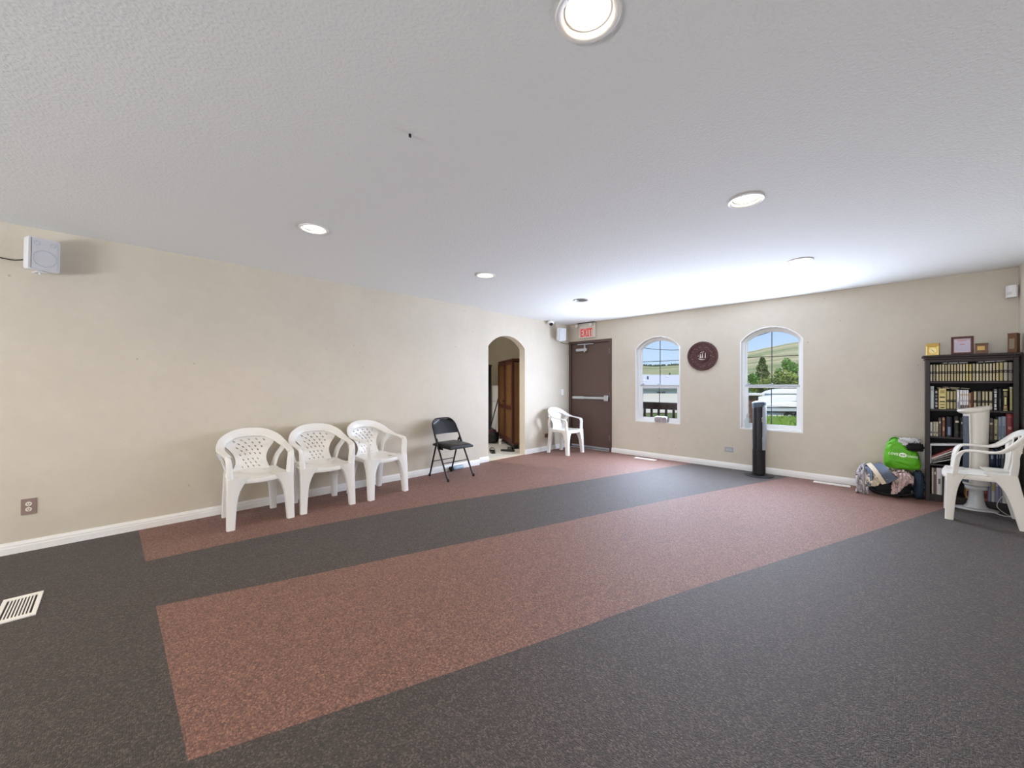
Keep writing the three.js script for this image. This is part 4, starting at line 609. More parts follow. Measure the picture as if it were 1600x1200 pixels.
// ---------------------------------------------------------------- beige tower fan in front of the bookcase
{
  const t = thing('tower_fan', 'beige tower fan with grey side grille in front of the bookcase', 'fan', [0.527, 0, -6.04], R(-82));
  const beige = std(new THREE.Color(0.66, 0.63, 0.56), 0.3), pale = std(new THREE.Color(0.62, 0.62, 0.6), 0.25), ov = (w, d, k = 28) => Array.from({ length: k }, (_, i) => { const a = i / k * 6.283; return [Math.cos(a) * w / 2, Math.sin(a) * d / 2]; });
  mesh('foot', lathe([[0, 0.03], [0.06, 0.03], [0.09, 0.022], [0.125, 0.014], [0.132, 0.006], [0.13, 0], [0, 0]], 48).scale(0.72, 1, 1.15), pale, t);
  mesh('neck', lathe([[0.085, 0.024], [0.066, 0.05], [0.056, 0.09], [0.05, 0.14], [0.049, 0.2], [0.075, 0.205], [0.078, 0.25], [0, 0.25]], 40), pale, t);
  const rings = []; for (let j = 0; j <= 12; j++) { const q = j / 12, y = 0.25 + 0.765 * q, k = 1 - 0.1 * Math.sin(Math.PI * q); rings.push(ov(0.17 * k, 0.18 * k).map(([x, z]) => V(x, y + (j === 12 ? -0.25 * z : j === 11 ? -0.12 * z : 0), z))); }
  mesh('body', crease(loft(rings), 0.8), beige, t);
  mesh('top_lip', crease(loft([0, 1, 2, 3].map((j) => ov(0.17 + 0.02 * Math.sin(j * 1.05), 0.18 + 0.03 * Math.sin(j * 1.05)).map(([x, z]) => V(x, 0.972 + j * 0.014 - 0.25 * z, z + 0.012 * j * Math.max(0, z) / 0.09)))), 0.8), beige, t);
  // grille on the front, set in a curved opening
  const grey = std(0x5c656e, 0.5), gm = (u, v) => { const a = R(-52 + 104 * u), y = 0.27 + 0.66 * v, k = (1 - 0.1 * Math.sin(Math.PI * (y - 0.25) / 0.765)); return V(0.0862 * k * Math.sin(a) , y, 0.0915 * k * Math.cos(a)); };
  mesh('grille_back', sheet(gm, 12, 12, 0.004), std(0x3c434b, 0.6), t);
  for (let i = 0; i < 44; i++) { const v = (i + 0.5) / 44; mesh('grille_fin', sheet((u, w) => gm(u, v + (w - 0.5) * 0.008).multiply(V(1.03, 1, 1.03)), 8, 1, 0.004), grey, t); }
  for (const g of [crease(sweep([[-0.071, 0.26, 0.058], [-0.066, 0.6, 0.053], [-0.071, 0.95, 0.058]], () => 0.01, () => 0.012, V(1, 0, 0), 10, 0.003, 2), 0.8), crease(sweep([[0.071, 0.26, 0.058], [0.066, 0.6, 0.053], [0.071, 0.95, 0.058]], () => 0.01, () => 0.012, V(1, 0, 0), 10, 0.003, 2), 0.8)]) mesh('grille_edge', g, beige, t);
  const cord = mesh('power_cord', tube([[0.62, 0.02, -5.93], [0.68, 0.012, -5.87], [0.74, 0.008, -5.9], [0.71, 0.008, -5.97], [0.66, 0.06, -6.05], [0.7, 0.16, -6.07], [0.77, 0.2, -6.08], [0.815, 0.18, -6.04]], 0.0035, 50, 6), std(0xd8d6d0, 0.5), scene); t.attach(cord);
}
// ---------------------------------------------------------------- green bag and the pile of cloth left of the bookcase
function blob(w, h, d, p, amp, f, seed, seg = [40, 28]) { // soft stuffed box standing on y = 0
  const g = new THREE.SphereGeometry(1, seg[0], seg[1]), a = g.attributes.position;
  for (let i = 0; i < a.count; i++) { const s = V(a.getX(i), a.getY(i), a.getZ(i)), q = (v) => Math.sign(v) * Math.pow(Math.abs(v), p); const o = amp * (n3(s.x * f + seed, s.y * f * 2.2, s.z * f) + 0.5 * n3(s.x * f * 2.3, s.y * f * 5 + seed, s.z * f * 2)); a.setXYZ(i, q(s.x) * w / 2 + s.x * o, Math.max(0, q(s.y) * h / 2 + h / 2 + s.y * o), q(s.z) * d / 2 + s.z * o); }
  g.computeVertexNormals(); return g;
}
{
  const d = thing('duffel_bag', 'black bag on the carpet under the folded quilt', 'bag', [-0.1, 0, -6.2]);
  mesh('body', blob(0.36, 0.2, 0.32, 0.55, 0.012, 2.2, 3), std(0x0d0e12, 0.75), d);
  mesh('strap', tube([[-0.18, 0.06, 0.15], [-0.05, 0.03, 0.175], [0.08, 0.035, 0.178], [0.2, 0.07, 0.13]], 0.009, 24, 6), std(0x16181f, 0.7), d);
  const e = thing('blue_bag', 'dark blue cloth bag squeezed between the pile and the bookcase', 'bag', [0.13, 0, -6.19]);
  mesh('body', blob(0.085, 0.3, 0.2, 0.6, 0.008, 2.5, 9), std(0x1a2c3c, 0.8), e); mesh('fold', tube([[-0.02, 0.28, 0.05], [0, 0.2, 0.095], [0.01, 0.05, 0.1]], 0.008, 16, 6), std(0x213a4f, 0.8), e);
  const q = thing('folded_quilt', 'folded cream and pink quilt with blue grey border under the green bag', 'quilt', [-0.1, 0, -6.19]);
  // draped sheet: over the top of the bag and down its front
  const drape = (x0, x1, drop, push, seed) => sheet((u, v) => { const x = x0 + (x1 - x0) * u, top = 0.215 + 0.075 * Math.sin(Math.PI * Math.min(1, Math.max(0, u * 0.9 + 0.05))), n = 0.016 * n2(u * 5 + seed, v * 4) + 0.009 * n2(u * 13, v * 9 + seed); let y, z; if (v < 0.5) { y = top + n; z = -0.15 + 0.3 * v / 0.5; } else { const k = (v - 0.5) / 0.5, dr = drop(u); y = top - 0.012 * k - dr * k * k * 0.35 - dr * k * 0.65 + n * 0.6; z = 0.15 + (push + 0.035) * Math.sin(k * 1.57) + n * 1.2; } return V(x, Math.max(0.006, y), z); }, 28, 26, 0.012);
  const cream = std(0xd9cdb6, 0.9), pink = std(0xcdb1ad, 0.9), blue = std(0x616c7e, 0.9), lav = std(0xc8c4c8, 0.9);
  mesh('cream_panel', drape(-0.2, 0.07, (u) => 0.10 + 0.06 * Math.sin(u * 5), 0.02, 1), cream, q);
  mesh('pink_panel', drape(0.02, 0.19, (u) => 0.12 + 0.08 * Math.sin(u * 4 + 0.6), 0.024, 5), pink, q);
  mesh('printed_end', drape(-0.27, -0.17, () => 0.255, 0.02, 8), lav, q);
  const strip = (pts, w, m) => mesh('border_strip', sheet((u, v) => { const c = new THREE.CatmullRomCurve3(pts.map((p) => V(...p))), p = c.getPoint(v), T = c.getTangent(v), S = V(1, 0.35, 0.25).addScaledVector(T, -V(1, 0.35, 0.25).dot(T)).normalize(); return p.addScaledVector(S, (u - 0.5) * w); }, 4, 18, 0.012), m, q);
  strip([[-0.13, 0.318, 0.02], [-0.09, 0.312, 0.13], [-0.045, 0.27, 0.215], [0.03, 0.19, 0.225]], 0.12, blue);
  strip([[-0.19, 0.3, 0.0], [-0.165, 0.28, 0.14], [-0.15, 0.2, 0.205], [-0.17, 0.11, 0.21]], 0.045, blue);
  strip([[-0.175, 0.325, 0.04], [-0.14, 0.31, 0.15], [-0.085, 0.24, 0.22], [-0.035, 0.15, 0.226]], 0.045, cream);
  mesh('dark_tip', rbox(0.02, 0.014, 0.03, 0.005, -0.19, 0.305, 0.05), M.black, q);
}
{
  const t = thing('tote_bag', 'bright green tote bag with white lettering beside the bookcase', 'bag', [0.0, 0.295, -6.2]);
  const g = new THREE.SphereGeometry(1, 72, 56), a = g.attributes.position, uv = g.attributes.uv;
  for (let i = 0; i < a.count; i++) {
    const s = V(a.getX(i), a.getY(i), a.getZ(i)), q = (v, p) => Math.sign(v) * Math.pow(Math.abs(v), p), yy = q(s.y, 0.55) * 0.5 + 0.5;
    let x = q(s.x, 0.5) * (0.158 - 0.03 * yy) , y = yy * (0.315 - 0.09 * Math.max(0, x) / 0.15), z = q(s.z, 0.7) * (0.1 - 0.045 * yy * yy);
    if (x < 0) y += 0.035 * Math.max(0, yy - 0.6) * Math.exp(-(((x + 0.07) / 0.06) ** 2)) * 2.4;
    const f = 0.007 * Math.sin(y * 58 + 9 * n2(x * 6, y * 4) + x * 8) * (0.4 + 0.6 * n2(x * 5 + 3, y * 9)) + 0.006 * n3(x * 14, y * 16, z * 14);
    a.setXYZ(i, x + s.x * f * 0.6, y, z + s.z * f * 1.3); uv.setXY(i, (x + 0.16) / 0.32, y / 0.36);
  }
  g.computeVertexNormals();
  const c = document.createElement('canvas'); c.width = 512; c.height = 512; const k = c.getContext('2d'); k.fillStyle = '#58ab0c'; k.fillRect(0, 0, 512, 512); k.save(); k.translate(262, 268); k.rotate(0.06); k.fillStyle = '#e8f4da'; k.textBaseline = 'middle'; k.font = 'bold 52px sans-serif'; k.textAlign = 'right'; k.fillText('LOVE', -48, 0); k.beginPath(); k.ellipse(8, 0, 50, 34, 0, 0, 7); k.fill(); k.textAlign = 'left'; k.font = 'bold 46px sans-serif'; k.fillText('Living', 66, 4); k.fillStyle = '#4a6a50'; for (let i = 0; i < 5; i++) k.fillRect(-26 + i * 14, -12, 8, 24); k.restore();
  const tx = new THREE.CanvasTexture(c); tx.colorSpace = THREE.SRGBColorSpace;
  mesh('body', g, std(0xffffff, 0.55, { map: tx }), t);
  mesh('handle', tube([[-0.1, 0.3, 0.03], [-0.085, 0.338, 0.02], [-0.05, 0.352, 0.01], [-0.02, 0.335, 0.015], [-0.005, 0.3, 0.03]], 0.008, 24, 6), std(0x3f8a10, 0.6), t);
  const cl = thing('folded_cloth', 'white and black cloth stuffed into the top of the green bag', 'cloth', [0.065, 0.515, -6.195], 0);
  const fold = (w, h, d, seed, x, y, z, m, name) => mesh(name, blob(w, h, d, 0.6, 0.014, 2.4, seed).translate(x, y, z), m, cl);
  fold(0.15, 0.09, 0.13, 21, -0.03, 0.035, -0.01, std(0xc9c8c8, 0.9), 'white_fold'); fold(0.13, 0.085, 0.14, 27, 0.038, 0.0, 0.022, std(0x09090c, 0.9), 'black_fold'); fold(0.11, 0.05, 0.1, 33, 0.025, 0.078, -0.03, std(0xc2c1c3, 0.9), 'white_fold');
}

// ---------------------------------------------------------------- on the window sills
{
  const t = thing('tissue_box', 'small grey marbled box on the sill of the window nearer the door', 'box', [-2.855, 0.615, ZB - 0.02], R(6));
  const mt = dataTex(128, 128, (u, v) => { const k = 0.5 + 0.5 * tn(u, v, 14), q = Math.abs(tn(u + 0.3, v, 7)) < 0.12 ? 60 : 0; return [90 + 95 * k + q, 84 + 92 * k + q, 84 + 92 * k + q]; });
  mesh('box_body', rbox(0.2, 0.085, 0.11, 0.004, 0, 0.0425, 0), std(0xffffff, 0.6, { map: mt }), t); mesh('tissue', rbox(0.17, 0.012, 0.07, 0.004, 0.01, 0.089, 0), M.white, t);
  const b = thing('glass_bottle', 'small clear glass bottle on the left of the second window sill', 'bottle', [-1.585, 0.615, ZB - 0.035]);
  mesh('body', lathe([[0, 0], [0.036, 0], [0.04, 0.01], [0.04, 0.1], [0.034, 0.13], [0.016, 0.15], [0.014, 0.175], [0.018, 0.18]], 24), phy({ color: 0xf4f8f8, transmission: 0.9, roughness: 0.08, thickness: 0 }), b); mesh('stopper', [cyl(0.016, 0.018, 0.02, 0, 0.188, 0, 0, 0, 0, 16), new THREE.SphereGeometry(0.014, 14, 10).translate(0, 0.208, 0)], std(0xd9dbd8, 0.3), b);
}

// ---------------------------------------------------------------- seen through the arch
{
  const a = V(-5.29, 0, -5.37), b = V(-6.316, 0, -5.971), dir = b.clone().sub(a), L = dir.length(); // front runs from a to b
  const t = thing('wardrobe', 'tall dark cherry wardrobe with woven rattan doors beyond the arch', 'wardrobe', [(a.x + b.x) / 2, 0, (a.z + b.z) / 2], Math.atan2(dir.z, -dir.x));
  const Hc = 1.72, D = 0.24, z = -D / 2, m = M.cherry;
  mesh('carcass', [box(L, 0.04, D, 0, 0.1, z), box(L, 0.03, D, 0, Hc - 0.015, z), box(0.03, Hc - 0.08, D, -L / 2 + 0.015, Hc / 2 + 0.04, z), box(0.01, Hc - 0.1, 0.05, L / 2 - 0.02, Hc / 2, -0.025), box(0.01, Hc - 0.1, 0.05, L / 2 - 0.02, Hc / 2, -D + 0.025), box(L, Hc - 0.1, 0.01, 0, Hc / 2 + 0.04, -D + 0.005)], m, t);
  mesh('side_panel', box(0.012, Hc - 0.14, D - 0.06, L / 2 - 0.008, Hc / 2 + 0.02, z), M.rattan, t);
  mesh('cornice', rbox(L + 0.03, 0.03, D + 0.03, 0.008, 0, Hc + 0.005, z + 0.01), m, t);
  for (const s of [-1, 1]) {
    const d = mesh('door', [rbox(0.07, Hc - 0.14, 0.03, 0.006, s * L / 4 - L / 4 + 0.035, Hc / 2 + 0.04, 0.015), rbox(0.07, Hc - 0.14, 0.03, 0.006, s * L / 4 + L / 4 - 0.035, Hc / 2 + 0.04, 0.015), ...[0.15, 0.78, Hc - 0.05].map((y) => rbox(L / 2 - 0.13, 0.07, 0.028, 0.006, s * L / 4, y, 0.014))], m, t);
    for (const [y, h] of [[0.465, 0.57], [1.24, 0.86]]) mesh('woven_panel', box(L / 2 - 0.13, h, 0.01, s * L / 4, y, 0.008), M.rattan, d);
    mesh('knob', new THREE.SphereGeometry(0.014, 12, 8).translate(s * 0.05, 0.9, 0.045), M.black, d);
  }
  for (const x of [-L / 2 + 0.04, L / 2 - 0.04]) for (const zz of [-0.04, -D + 0.04]) mesh('foot', rbox(0.06, 0.085, 0.06, 0.006, x, 0.0425, zz), M.black, t);
  mesh('base_rail', rbox(L - 0.1, 0.05, 0.02, 0.004, 0, 0.065, -0.02), M.black, t);
}
{
  const p = thing('hall_cabinet', 'narrow dark wooden cabinet edge at the left inside the arch', 'cabinet', [-6.73, 0, -5.86], R(20));
  mesh('body', rbox(0.34, 1.64, 0.16, 0.004, 0, 0.83, 0), M.caseWood, p); mesh('top', rbox(0.36, 0.03, 0.18, 0.004, 0, 1.665, 0), M.caseWood, p); mesh('plinth', box(0.33, 0.03, 0.15, 0, 0.015, 0), M.black, p);
  const f = thing('fridge', 'white fridge standing against the hallway wall beyond the arch', 'fridge', [-6.62, 0, -6.21], R(10));
  mesh('cabinet', rbox(0.5, 1.2, 0.3, 0.012, 0, 0.62, 0), M.white, f); mesh('door', rbox(0.49, 0.8, 0.03, 0.01, 0, 0.44, 0.165), M.white, f); mesh('freezer_door', rbox(0.49, 0.34, 0.03, 0.01, 0, 1.03, 0.165), M.white, f); mesh('handle', rbox(0.02, 0.2, 0.025, 0.006, 0.2, 0.7, 0.19), M.black, f); for (const x of [-0.2, 0.2]) mesh('foot', cyl(0.02, 0.02, 0.025, x, 0.0125, 0.05), M.black, f);
  const k = thing('black_bag', 'black bag with dark red lining on the hallway floor', 'bag', [-6.19, 0, -5.62], R(30));
  mesh('body', blob(0.3, 0.25, 0.2, 0.5, 0.012, 2, 41), std(0x0b0b0e, 0.7), k); mesh('lining', blob(0.2, 0.06, 0.12, 0.6, 0.01, 3, 43).translate(0, 0.225, 0), std(0x4a2130, 0.8), k); mesh('handle', tube([[-0.08, 0.24, 0.04], [-0.06, 0.3, 0.05], [0.05, 0.31, 0.05], [0.08, 0.24, 0.04]], 0.008, 20, 6), std(0x0b0b0e, 0.7), k);
  const bt = thing('paper_cup', 'small white cup standing on the hallway floor by the bag', 'cup', [-5.95, 0, -5.66]); mesh('cup_body', lathe([[0, 0.004], [0.028, 0.004], [0.03, 0], [0.038, 0.1], [0.04, 0.102]], 20), M.white, bt); mesh('sleeve', lathe([[0.0325, 0.03], [0.037, 0.075]], 20), std(0xd8d4cc, 0.8), bt);
  const br = thing('broom', 'dark blue broom handle leaning against the white fridge', 'broom', [0, 0, 0]); mesh('handle', rod([-6.5, 0.06, -5.79], [-6.36, 1.02, -6.02], 0.012), std(0x1c2840, 0.5), br); mesh('brush', rbox(0.2, 0.06, 0.04, 0.008, -6.5, 0.032, -5.79, 0, 0.5), std(0x222833, 0.8), br);
  const shoe = (label, p, r, kind) => { const s = thing(kind ? 'sandal' : 'slipper', label, 'shoe', p, r), L = 0.26; const sole = (y, k) => { const o = new THREE.Shape(); o.moveTo(-0.032 * k, -L / 2); o.bezierCurveTo(-0.05 * k, -0.02, -0.052 * k, 0.06, -0.04 * k, 0.1); o.bezierCurveTo(-0.02 * k, L / 2 + 0.02, 0.04 * k, L / 2, 0.046 * k, 0.07); o.bezierCurveTo(0.044 * k, 0, 0.03 * k, -0.04, 0.034 * k, -L / 2); o.quadraticCurveTo(0, -L / 2 - 0.02, -0.032 * k, -L / 2); return extrude(o, 0.022, 0.004).rotateX(-Math.PI / 2).translate(0, y, 0); }; mesh('sole', sole(0.004, 1), M.black, s); const st = sweep([[-0.048, 0.02, -0.05], [-0.035, 0.06, -0.045], [0, 0.078, -0.04], [0.035, 0.06, -0.045], [0.048, 0.02, -0.05]], () => kind ? 0.05 : 0.09, () => 0.006, V(0, 0, 1), 16, 0.002, 2); mesh('strap', crease(st, 0.8), M.blackVinyl, s); };
  shoe('black sandal with a raised strap on the pale hallway floor', [-5.32, 0, -4.86], R(55), 1);
  shoe('flat black slipper at the foot of the rattan wardrobe', [-5.2, 0, -5.14], R(-60), 0);
}

// ---------------------------------------------------------------- outdoors
// ground plan beyond the windows: s metres to the right of the camera's axis, d metres along it
const YAW = R(44.744), out = (s, y, d) => V(-Math.sin(YAW) * d + Math.cos(YAW) * s, y, -Math.cos(YAW) * d - Math.sin(YAW) * s);
const GY = -1.3;
{
  const gt = dataTex(512, 512, (u, v) => { const k = 0.72 + 0.28 * tn(u, v, 30) + 0.12 * tn(u + 0.2, v, 110), y = Math.max(0, tn(u, v + 0.5, 6)); return [(122 + 60 * y) * k, (150 + 22 * y) * k, (66 + 34 * y) * k]; }, true, 1 / 6);
  const g = new THREE.PlaneGeometry(160, 120, 80, 60).rotateX(-Math.PI / 2), a = g.attributes.position, uv = g.attributes.uv;
  for (let i = 0; i < a.count; i++) { const s = a.getX(i) + 20, d = 62 - a.getZ(i) - 0, p = out(s, GY - 0.05 + 0.12 * n2(s * 0.2, d * 0.2), d); a.setXYZ(i, p.x, p.y, p.z); uv.setXY(i, s, d); }
  g.computeVertexNormals();
  const m = mesh('lawn', g, std(0xffffff, 0.95, { map: gt })); m.userData = { kind: 'structure', label: 'green and tan grass outside the windows', category: 'ground' };
}
// hillside: ridge height by bearing (s/d), rising to the right
{
  const ridge = (q) => { const a = (x0, x1) => { const t = Math.max(0, Math.min(1, (q - x0) / (x1 - x0))); return t * t * (3 - 2 * t); }; return 0.0455 + 0.032 * a(0.4, 0.6) + 0.03 * a(0.55, 0.75) + 0.05 * a(0.72, 1.4) + 0.0015 * n2(q * 14, 1); };
  const NS = 150, ND = 46, pos = [], uv = [], idx = [];
  const ht = dataTex(1024, 512, (u, v) => { const k = 0.9 + 0.1 * tn(u, v, 60) + 0.06 * tn(u, v, 160), b = tn(u * 0.6 + 0.1, v * 2.5, 5), w = Math.max(0, Math.min(1, 0.5 + 0.9 * b)); const q = w; return [(150 + 62 * q) * k, (160 + 38 * q) * k, (98 + 52 * q) * k]; });
  for (let j = 0; j <= ND; j++) for (let i = 0; i <= NS; i++) { const q = 0.05 + 1.6 * i / NS, v = j / ND, d = 90 + 330 * v, e = Math.pow(v, 1.35), y0 = GY - 0.2, y1 = 1.25 + ridge(q) * 420, y = y0 + (y1 - y0) * e + (j && j < ND ? 2.2 * n2(q * 9, v * 5) * v * (1 - v) : 0); const p = out(q * d, y, d); pos.push(p.x, p.y, p.z); uv.push(q, v); }
  for (let j = 0; j < ND; j++) for (let i = 0; i < NS; i++) { const a = j * (NS + 1) + i, b = a + 1, c = a + NS + 1, d = c + 1; idx.push(a, b, d, a, d, c); }
  const g = new THREE.BufferGeometry(); g.setAttribute('position', new THREE.Float32BufferAttribute(pos, 3)); g.setAttribute('uv', new THREE.Float32BufferAttribute(uv, 2)); g.setIndex(idx); g.computeVertexNormals();
  const m = mesh('hillside', g, std(0xffffff, 0.95, { map: ht })); m.userData = { kind: 'structure', label: 'tan and green grassy hillside beyond the park', category: 'hill' };
  // line of far conifers on the ridge, too far to tell apart
  const list = []; const q2 = mulberry(77);
  for (let i = 0; i < 260; i++) { const q = 0.22 + 0.3 * q2(), d = 425 + 8 * q2(), h = 2.0 + 1.8 * q2(), p = out(q * d, 1.25 + ridge(q) * 420 - 0.6, d); list.push(new THREE.ConeGeometry(1.3 + q2(), h, 6).translate(p.x, p.y + h / 2, p.z)); }
  const tl = mesh('tree_line', list, std(0x31412f, 0.95)); tl.userData = { kind: 'stuff', label: 'dark line of far conifers along the hill crest', category: 'trees' };
}
// trees
const leafMats = [[0x4f6b30, 0x6f8a3c], [0x63983a, 0x86b84e], [0x5a7a34, 0x9aa94a]].map((p) => p.map((c) => phy({ color: c, roughness: 0.85, transmission: 0.25, thickness: 0 })));
function tree(name, label, s, d, y0, h, w, kind, n, seed) {
  const q = mulberry(seed), p = out(s, y0, d), t = thing(name, label, 'tree', [p.x, p.y, p.z]), sets = [[], []];
  mesh('trunk', crease(loft([[0, 0.07], [0.4, 0.05], [0.92, 0.01]].map(([k, r]) => rr(r * 2 * h / 5, r * 2 * h / 5, r * h / 5, 3).map(([x, z]) => V(x, k * h, z)))), 1), std(0x5a4a3a, 0.9), t);
  const clumps = Array.from({ length: kind ? 16 : 0 }, () => { const y = 0.12 + 0.8 * q(), f = kind === 1 ? Math.pow(Math.sin(Math.PI * (0.14 + 0.78 * y)), 0.7) : Math.sqrt(1 - y * y * 0.8), a = q() * 6.283; return [Math.cos(a) * w * 0.34 * f, y * h * 0.93, Math.sin(a) * w * 0.34 * f, w * (0.16 + 0.1 * q())]; });
  for (let i = 0; i < n; i++) {
    let p3; if (kind === 0) { const y = 0.08 + 0.92 * Math.pow(q(), 1.3), a = q() * 6.283, tier = 0.72 + 0.28 * Math.abs(Math.sin(y * 22)), r = w / 2 * (Math.pow(1 - y, 0.75) * tier + 0.03) * Math.sqrt(0.3 + 0.7 * q()); p3 = [Math.cos(a) * r, y * h, Math.sin(a) * r]; } else { const c = clumps[i % 16], a = q() * 6.283, z = q() * 2 - 1, r = c[3] * Math.cbrt(q()), f = Math.sqrt(1 - z * z); p3 = [c[0] + Math.cos(a) * f * r, Math.max(0.05, c[1] + z * r * 1.25), c[2] + Math.sin(a) * f * r]; }
    const L = (0.10 + 0.09 * q()) * (h / 5 + 0.4), g = new THREE.PlaneGeometry(L, L * (kind === 0 ? 0.5 : 0.8)); g.rotateX(q() * 3.1).rotateY(q() * 6.3).rotateZ(q() - 0.5).translate(...p3); sets[i % 2].push(g);
  }
  sets.forEach((l, i) => { const m = mesh('foliage', l, leafMats[kind][i], t); m.userData.kind = 'stuff'; });
}
const bear = (px) => (px - 800) / 614.35;
tree('conifer', 'broad dark green conifer seen through the second window', bear(1191) * 50, 50, GY, 6.0, 3.4, 0, 2200, 1);
tree('poplar', 'bright green poplar left of centre in the right half of the second window', bear(1224) * 48, 48, GY, 5.9, 2.5, 1, 1800, 2);
tree('poplar', 'bright green poplar nearest the right edge of the second window', bear(1246) * 51.5, 51.5, GY, 6.1, 2.0, 1, 1500, 3);
tree('shrub_tree', 'yellow green tree at the left edge of the second window', bear(1166) * 42, 42, GY, 4.6, 2.4, 1, 1400, 4);
tree('bush', 'rounded green bush at the foot of the poplars', bear(1234) * 41, 41, GY, 3.6, 4.4, 2, 3200, 5);
tree('bush', 'olive bush below the conifer, right of the brown shed', bear(1201) * 44.5, 44.5, GY, 3.2, 2.4, 2, 2000, 6);
tree('bush', 'olive bush behind the brown shed', bear(1175) * 47, 47, GY, 2.9, 2.8, 2, 1800, 7);
tree('conifer', 'single small dark conifer above the grey roof', bear(1046.5) * 80, 80, GY + 0.4, 4.4, 1.9, 0, 700, 8);

// long white mobile home with a pale grey roof
{
  const c = out(bear(1030) * 35 - 1.5, GY, 35), t = thing('mobile_home', 'long white mobile home with a pale grey roof beyond the railing', 'house', [c.x, c.y, c.z], YAW);
  const L = 11, wall = std(0xe2e2e0, 0.8);
  mesh('wall', box(L, 2.3, 4.2, 0, 1.15, -2.1), wall, t);
  const roof = new THREE.Shape(); for (const [a, b] of [[0.35, 2.25], [0.35, 2.17], [-4.55, 2.17], [-4.55, 2.25], [-2.1, 3.42]]) roof.curves.length || roof.currentPoint.lengthSq() ? roof.lineTo(a, b) : roof.moveTo(a, b); roof.closePath();
  mesh('roof', extrude(roof, L + 0.6).rotateY(-Math.PI / 2).translate(L / 2 + 0.3, 0, 0), std(0xbfc3cc, 0.85), t);
  mesh('eave_trim', box(L + 0.6, 0.12, 0.04, 0, 2.16, 0.36), std(0x8d939c, 0.7), t);
  for (let i = 0; i < 22; i++) mesh('siding_board', box(L, 0.008, 0.012, 0, 0.1 + i * 0.098, 0.006), std(0xcfcfce, 0.8), t);
  for (const [x, z, h] of [[0.4, -0.6, 0.28], [0.9, -1.2, 0.3], [2.8, -1.5, 0.2]]) mesh('roof_vent', [cyl(0.06, 0.06, h, x, 2.35 + -z * 0.477 + h / 2, z, 0, 0, 0, 10), cyl(0.13, 0.04, 0.08, x, 2.35 - z * 0.477 + h, z, 0, 0, 0, 12)], std(x < 0.5 || x > 2 ? 0xe8e8e8 : 0x3a3f46, 0.7), t);
  for (const x of [1.32, 1.41, 1.5, 1.59, 1.75, 1.84, 1.93, 2.02]) mesh('sign_letter', [box(0.07, 0.035, 0.02, x, 1.85, 0.02), box(0.03, 0.14, 0.02, x - 0.02, 1.8, 0.02), box(0.06, 0.03, 0.02, x, 1.79, 0.02)], std(0x2c2c30, 0.8), t);
  for (const x of [-4.2, -1.9]) { const w = mesh('window', rbox(1.2, 0.9, 0.06, 0.01, x, 1.4, 0.02), M.white, t); mesh('pane', box(1.08, 0.78, 0.02, x, 1.4, 0.05), std(0x39424c, 0.1), w); }
}
// covered trailers
function trailer(label, px, d, L, hs, cap, c) {
  const p = out(bear(px) * d, GY, d), t = thing('camper_trailer', label, 'trailer', [p.x, p.y, p.z], YAW - 0.12), [h0, h1, h2, h3] = hs;
  const lid = new THREE.Shape(); lid.moveTo(-L / 2, h2); lid.lineTo(L / 2, h2); lid.lineTo(L / 2 - 0.1, h3 - 0.06); lid.quadraticCurveTo(0.2 * L, h3 + cap, -0.1 * L, h3); lid.quadraticCurveTo(-0.4 * L, h3 - 0.04, -L / 2, h2);
  mesh('cover', extrude(lid, 1.9, 0.04, 2).translate(0, 0, -1.9), std(0xf3f3f2, 0.6), t);
  mesh('body', rbox(L - 0.1, h2 - h1, 1.86, 0.04, 0, (h1 + h2) / 2, -0.95), std(c, 0.5), t);
  mesh('trim_stripe', box(L - 0.08, 0.04, 0.02, 0, h2 - 0.03, 0.0), std(0x5a646c, 0.6), t);
  mesh('chassis', rbox(L - 0.4, h1 - h0 - 0.1, 1.3, 0.03, 0.1, (h1 + h0) / 2 - 0.05, -0.95), std(0xd2d4d2, 0.7), t);
  for (const x of [0.1, 0.75]) { const w = mesh('wheel', cyl(0.3, 0.3, 0.18, x, 0.3, -0.15, Math.PI / 2, 0, 0, 24), M.rubber, t); mesh('hub', cyl(0.14, 0.14, 0.02, x, 0.3, -0.05, Math.PI / 2, 0, 0, 16), M.aluminium, w); }
  mesh('hitch', [box(1.0, 0.07, 0.07, -L / 2 - 0.4, h1 - 0.06, -0.9), cyl(0.04, 0.04, h1 - 0.04, -L / 2 - 0.75, (h1 - 0.04) / 2, -0.9)], std(0x4b545a, 0.6), t);
}
trailer('white covered camper trailer nearest the second window', 1232, 27, 3.4, [0.25, 0.66, 0.95, 1.27], 0.1, 0xb9c2c9);
trailer('white trailer parked behind the nearest camper trailer', 1240, 31, 4.6, [0.25, 0.7, 1.15, 1.62], 0.06, 0xdfe2e4);
trailer('white trailer farthest back under the hillside', 1246, 36, 4.4, [0.3, 0.9, 1.65, 2.1], 0.02, 0xe4e4e2);
// brown shed with a pale flat roof edge
{
  const p = out(bear(1171) * 12, GY, 12), t = thing('garden_shed', 'brown shed of vertical boards with a white roof edge', 'shed', [p.x, p.y, p.z], YAW), W = 0.56;
  mesh('wall', box(W, 2.2, 1.2, 0, 1.1, -0.62), std(0x463229, 0.85), t);
  for (let i = 0; i < 7; i++) mesh('board', rbox(0.07, 2.16, 0.02, 0.004, -W / 2 + 0.04 + i * 0.08, 1.1, -0.008), std([0x6d5346, 0x624a3e, 0x755a4b][i % 3], 0.85), t);
  mesh('roof_edge', rbox(W + 0.14, 0.07, 1.4, 0.01, 0.02, 2.235, -0.55), std(0xdcdcd8, 0.7), t);
}
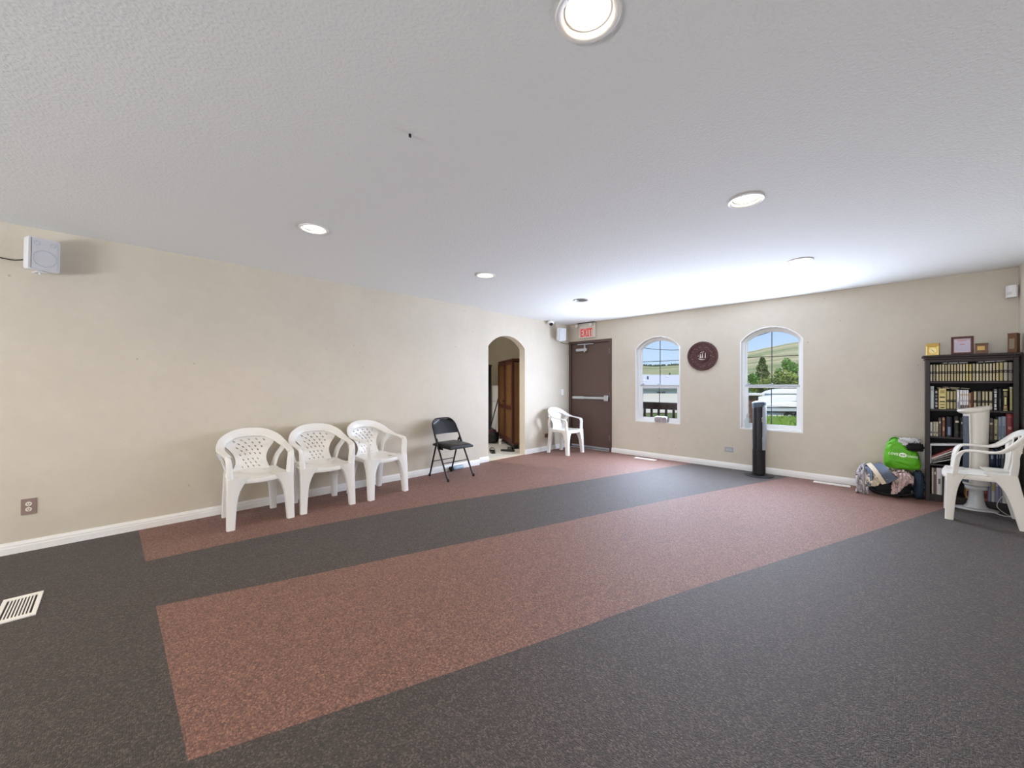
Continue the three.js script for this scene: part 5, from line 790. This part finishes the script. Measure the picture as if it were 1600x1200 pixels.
// deck with a brown railing outside the first window
{
  const t = thing('deck_railing', 'brown wooden deck railing with balusters outside the window by the door', 'railing', [-3.95, 0, -7.6]);
  mesh('top_rail', rbox(3.1, 0.105, 0.05, 0.006, 0, 0.8, 0), M.deckWood, t); mesh('cap_rail', rbox(3.1, 0.03, 0.12, 0.006, 0, 0.866, 0), M.deckWood, t); mesh('bottom_rail', rbox(3.1, 0.07, 0.045, 0.006, 0, 0.1, 0), M.deckWood, t);
  for (let i = 0; i < 20; i++) mesh('baluster', rbox(0.038, 0.74, 0.038, 0.004, -1.41 + i * 0.148, 0.46, -0.02), M.deckWood, t);
  for (const x of [-1.51, 1.51]) mesh('post', rbox(0.09, 1.0, 0.09, 0.006, x, 0.5, 0), M.deckWood, t);
  const k = mesh('deck', box(3.3, 0.04, 1.1, -3.95, -0.06, -7.14), M.deckWood); k.userData = { kind: 'structure', label: 'brown wooden deck outside the exit door', category: 'deck' };
  for (let i = 0; i < 7; i++) mesh('deck_board', rbox(3.3, 0.03, 0.14, 0.004, -3.95, -0.025, -6.68 - i * 0.152), M.deckWood, k);
  mesh('deck_posts', [-5.4, -3.95, -2.5].map((x) => box(0.12, 1.3, 0.12, x, -0.7, -7.6)), M.deckWood, k);
}
const wireM = std(0x3c4148, 0.7);
{ // poles that carry the lines: one hidden by the wall between the windows, one at either side
  for (const [sx, h, label] of [[4.2, 7.2, 'wooden utility pole left of the first window view'], [12.75, 6.2, 'wooden utility pole hidden between the two window views'], [20.2, 8.6, 'wooden utility pole right of the second window view']]) { const p = out(sx, GY, 25), t = thing('utility_pole', label, 'pole', [p.x, p.y, p.z], YAW, 'utility poles'); mesh('pole', cyl(0.13, 0.09, h, 0, h / 2, 0, 0, 0, 0, 14), std(0x6a5646, 0.9), t); mesh('crossarm', rbox(1.2, 0.1, 0.1, 0.01, 0, h - 1.2, 0.08), std(0x6a5646, 0.9), t); }
  tag(mesh('power_line', tube([[...out(4.2, GY + 6.0, 25)], [...out(bear(1005) * 25, 3.56, 25)], [...out(bear(1035) * 25, 3.43, 25)], [...out(bear(1061) * 25, 3.42, 25)], [...out(12.75, GY + 5.0, 25)]], 0.018, 40, 6), wireM), 'sagging dark power line across the first window', 'cable');
  tag(mesh('power_line', tube([[...out(12.75, GY + 5.0, 25)], [...out(bear(1167) * 25, 4.12, 25)], [...out(bear(1218) * 25, 4.78, 25)], [...out(20.2, GY + 7.4, 25)]], 0.018, 40, 6), wireM), 'dark power line slanting up across the second window', 'cable');
}
// tall grass in front of the trailer
{
  const q = mulberry(91), list = []; for (let i = 0; i < 2600; i++) { const s = bear(1190 + 80 * q()) * 22, d = 20 + 5 * q(), h = 0.25 + 0.35 * q(), p = out(s * d / 22, GY, d), g = new THREE.PlaneGeometry(0.07, h, 1, 1).translate(0, h / 2, 0).rotateZ((q() - 0.5) * 0.5).rotateY(q() * 6.3).translate(p.x, p.y, p.z); list.push(g); }
  const m = mesh('tall_grass', list, std(0x7da046, 0.9)); m.userData = { kind: 'stuff', label: 'tall green grass in front of the camper trailer', category: 'grass' };
}

renderer.render(scene, camera);
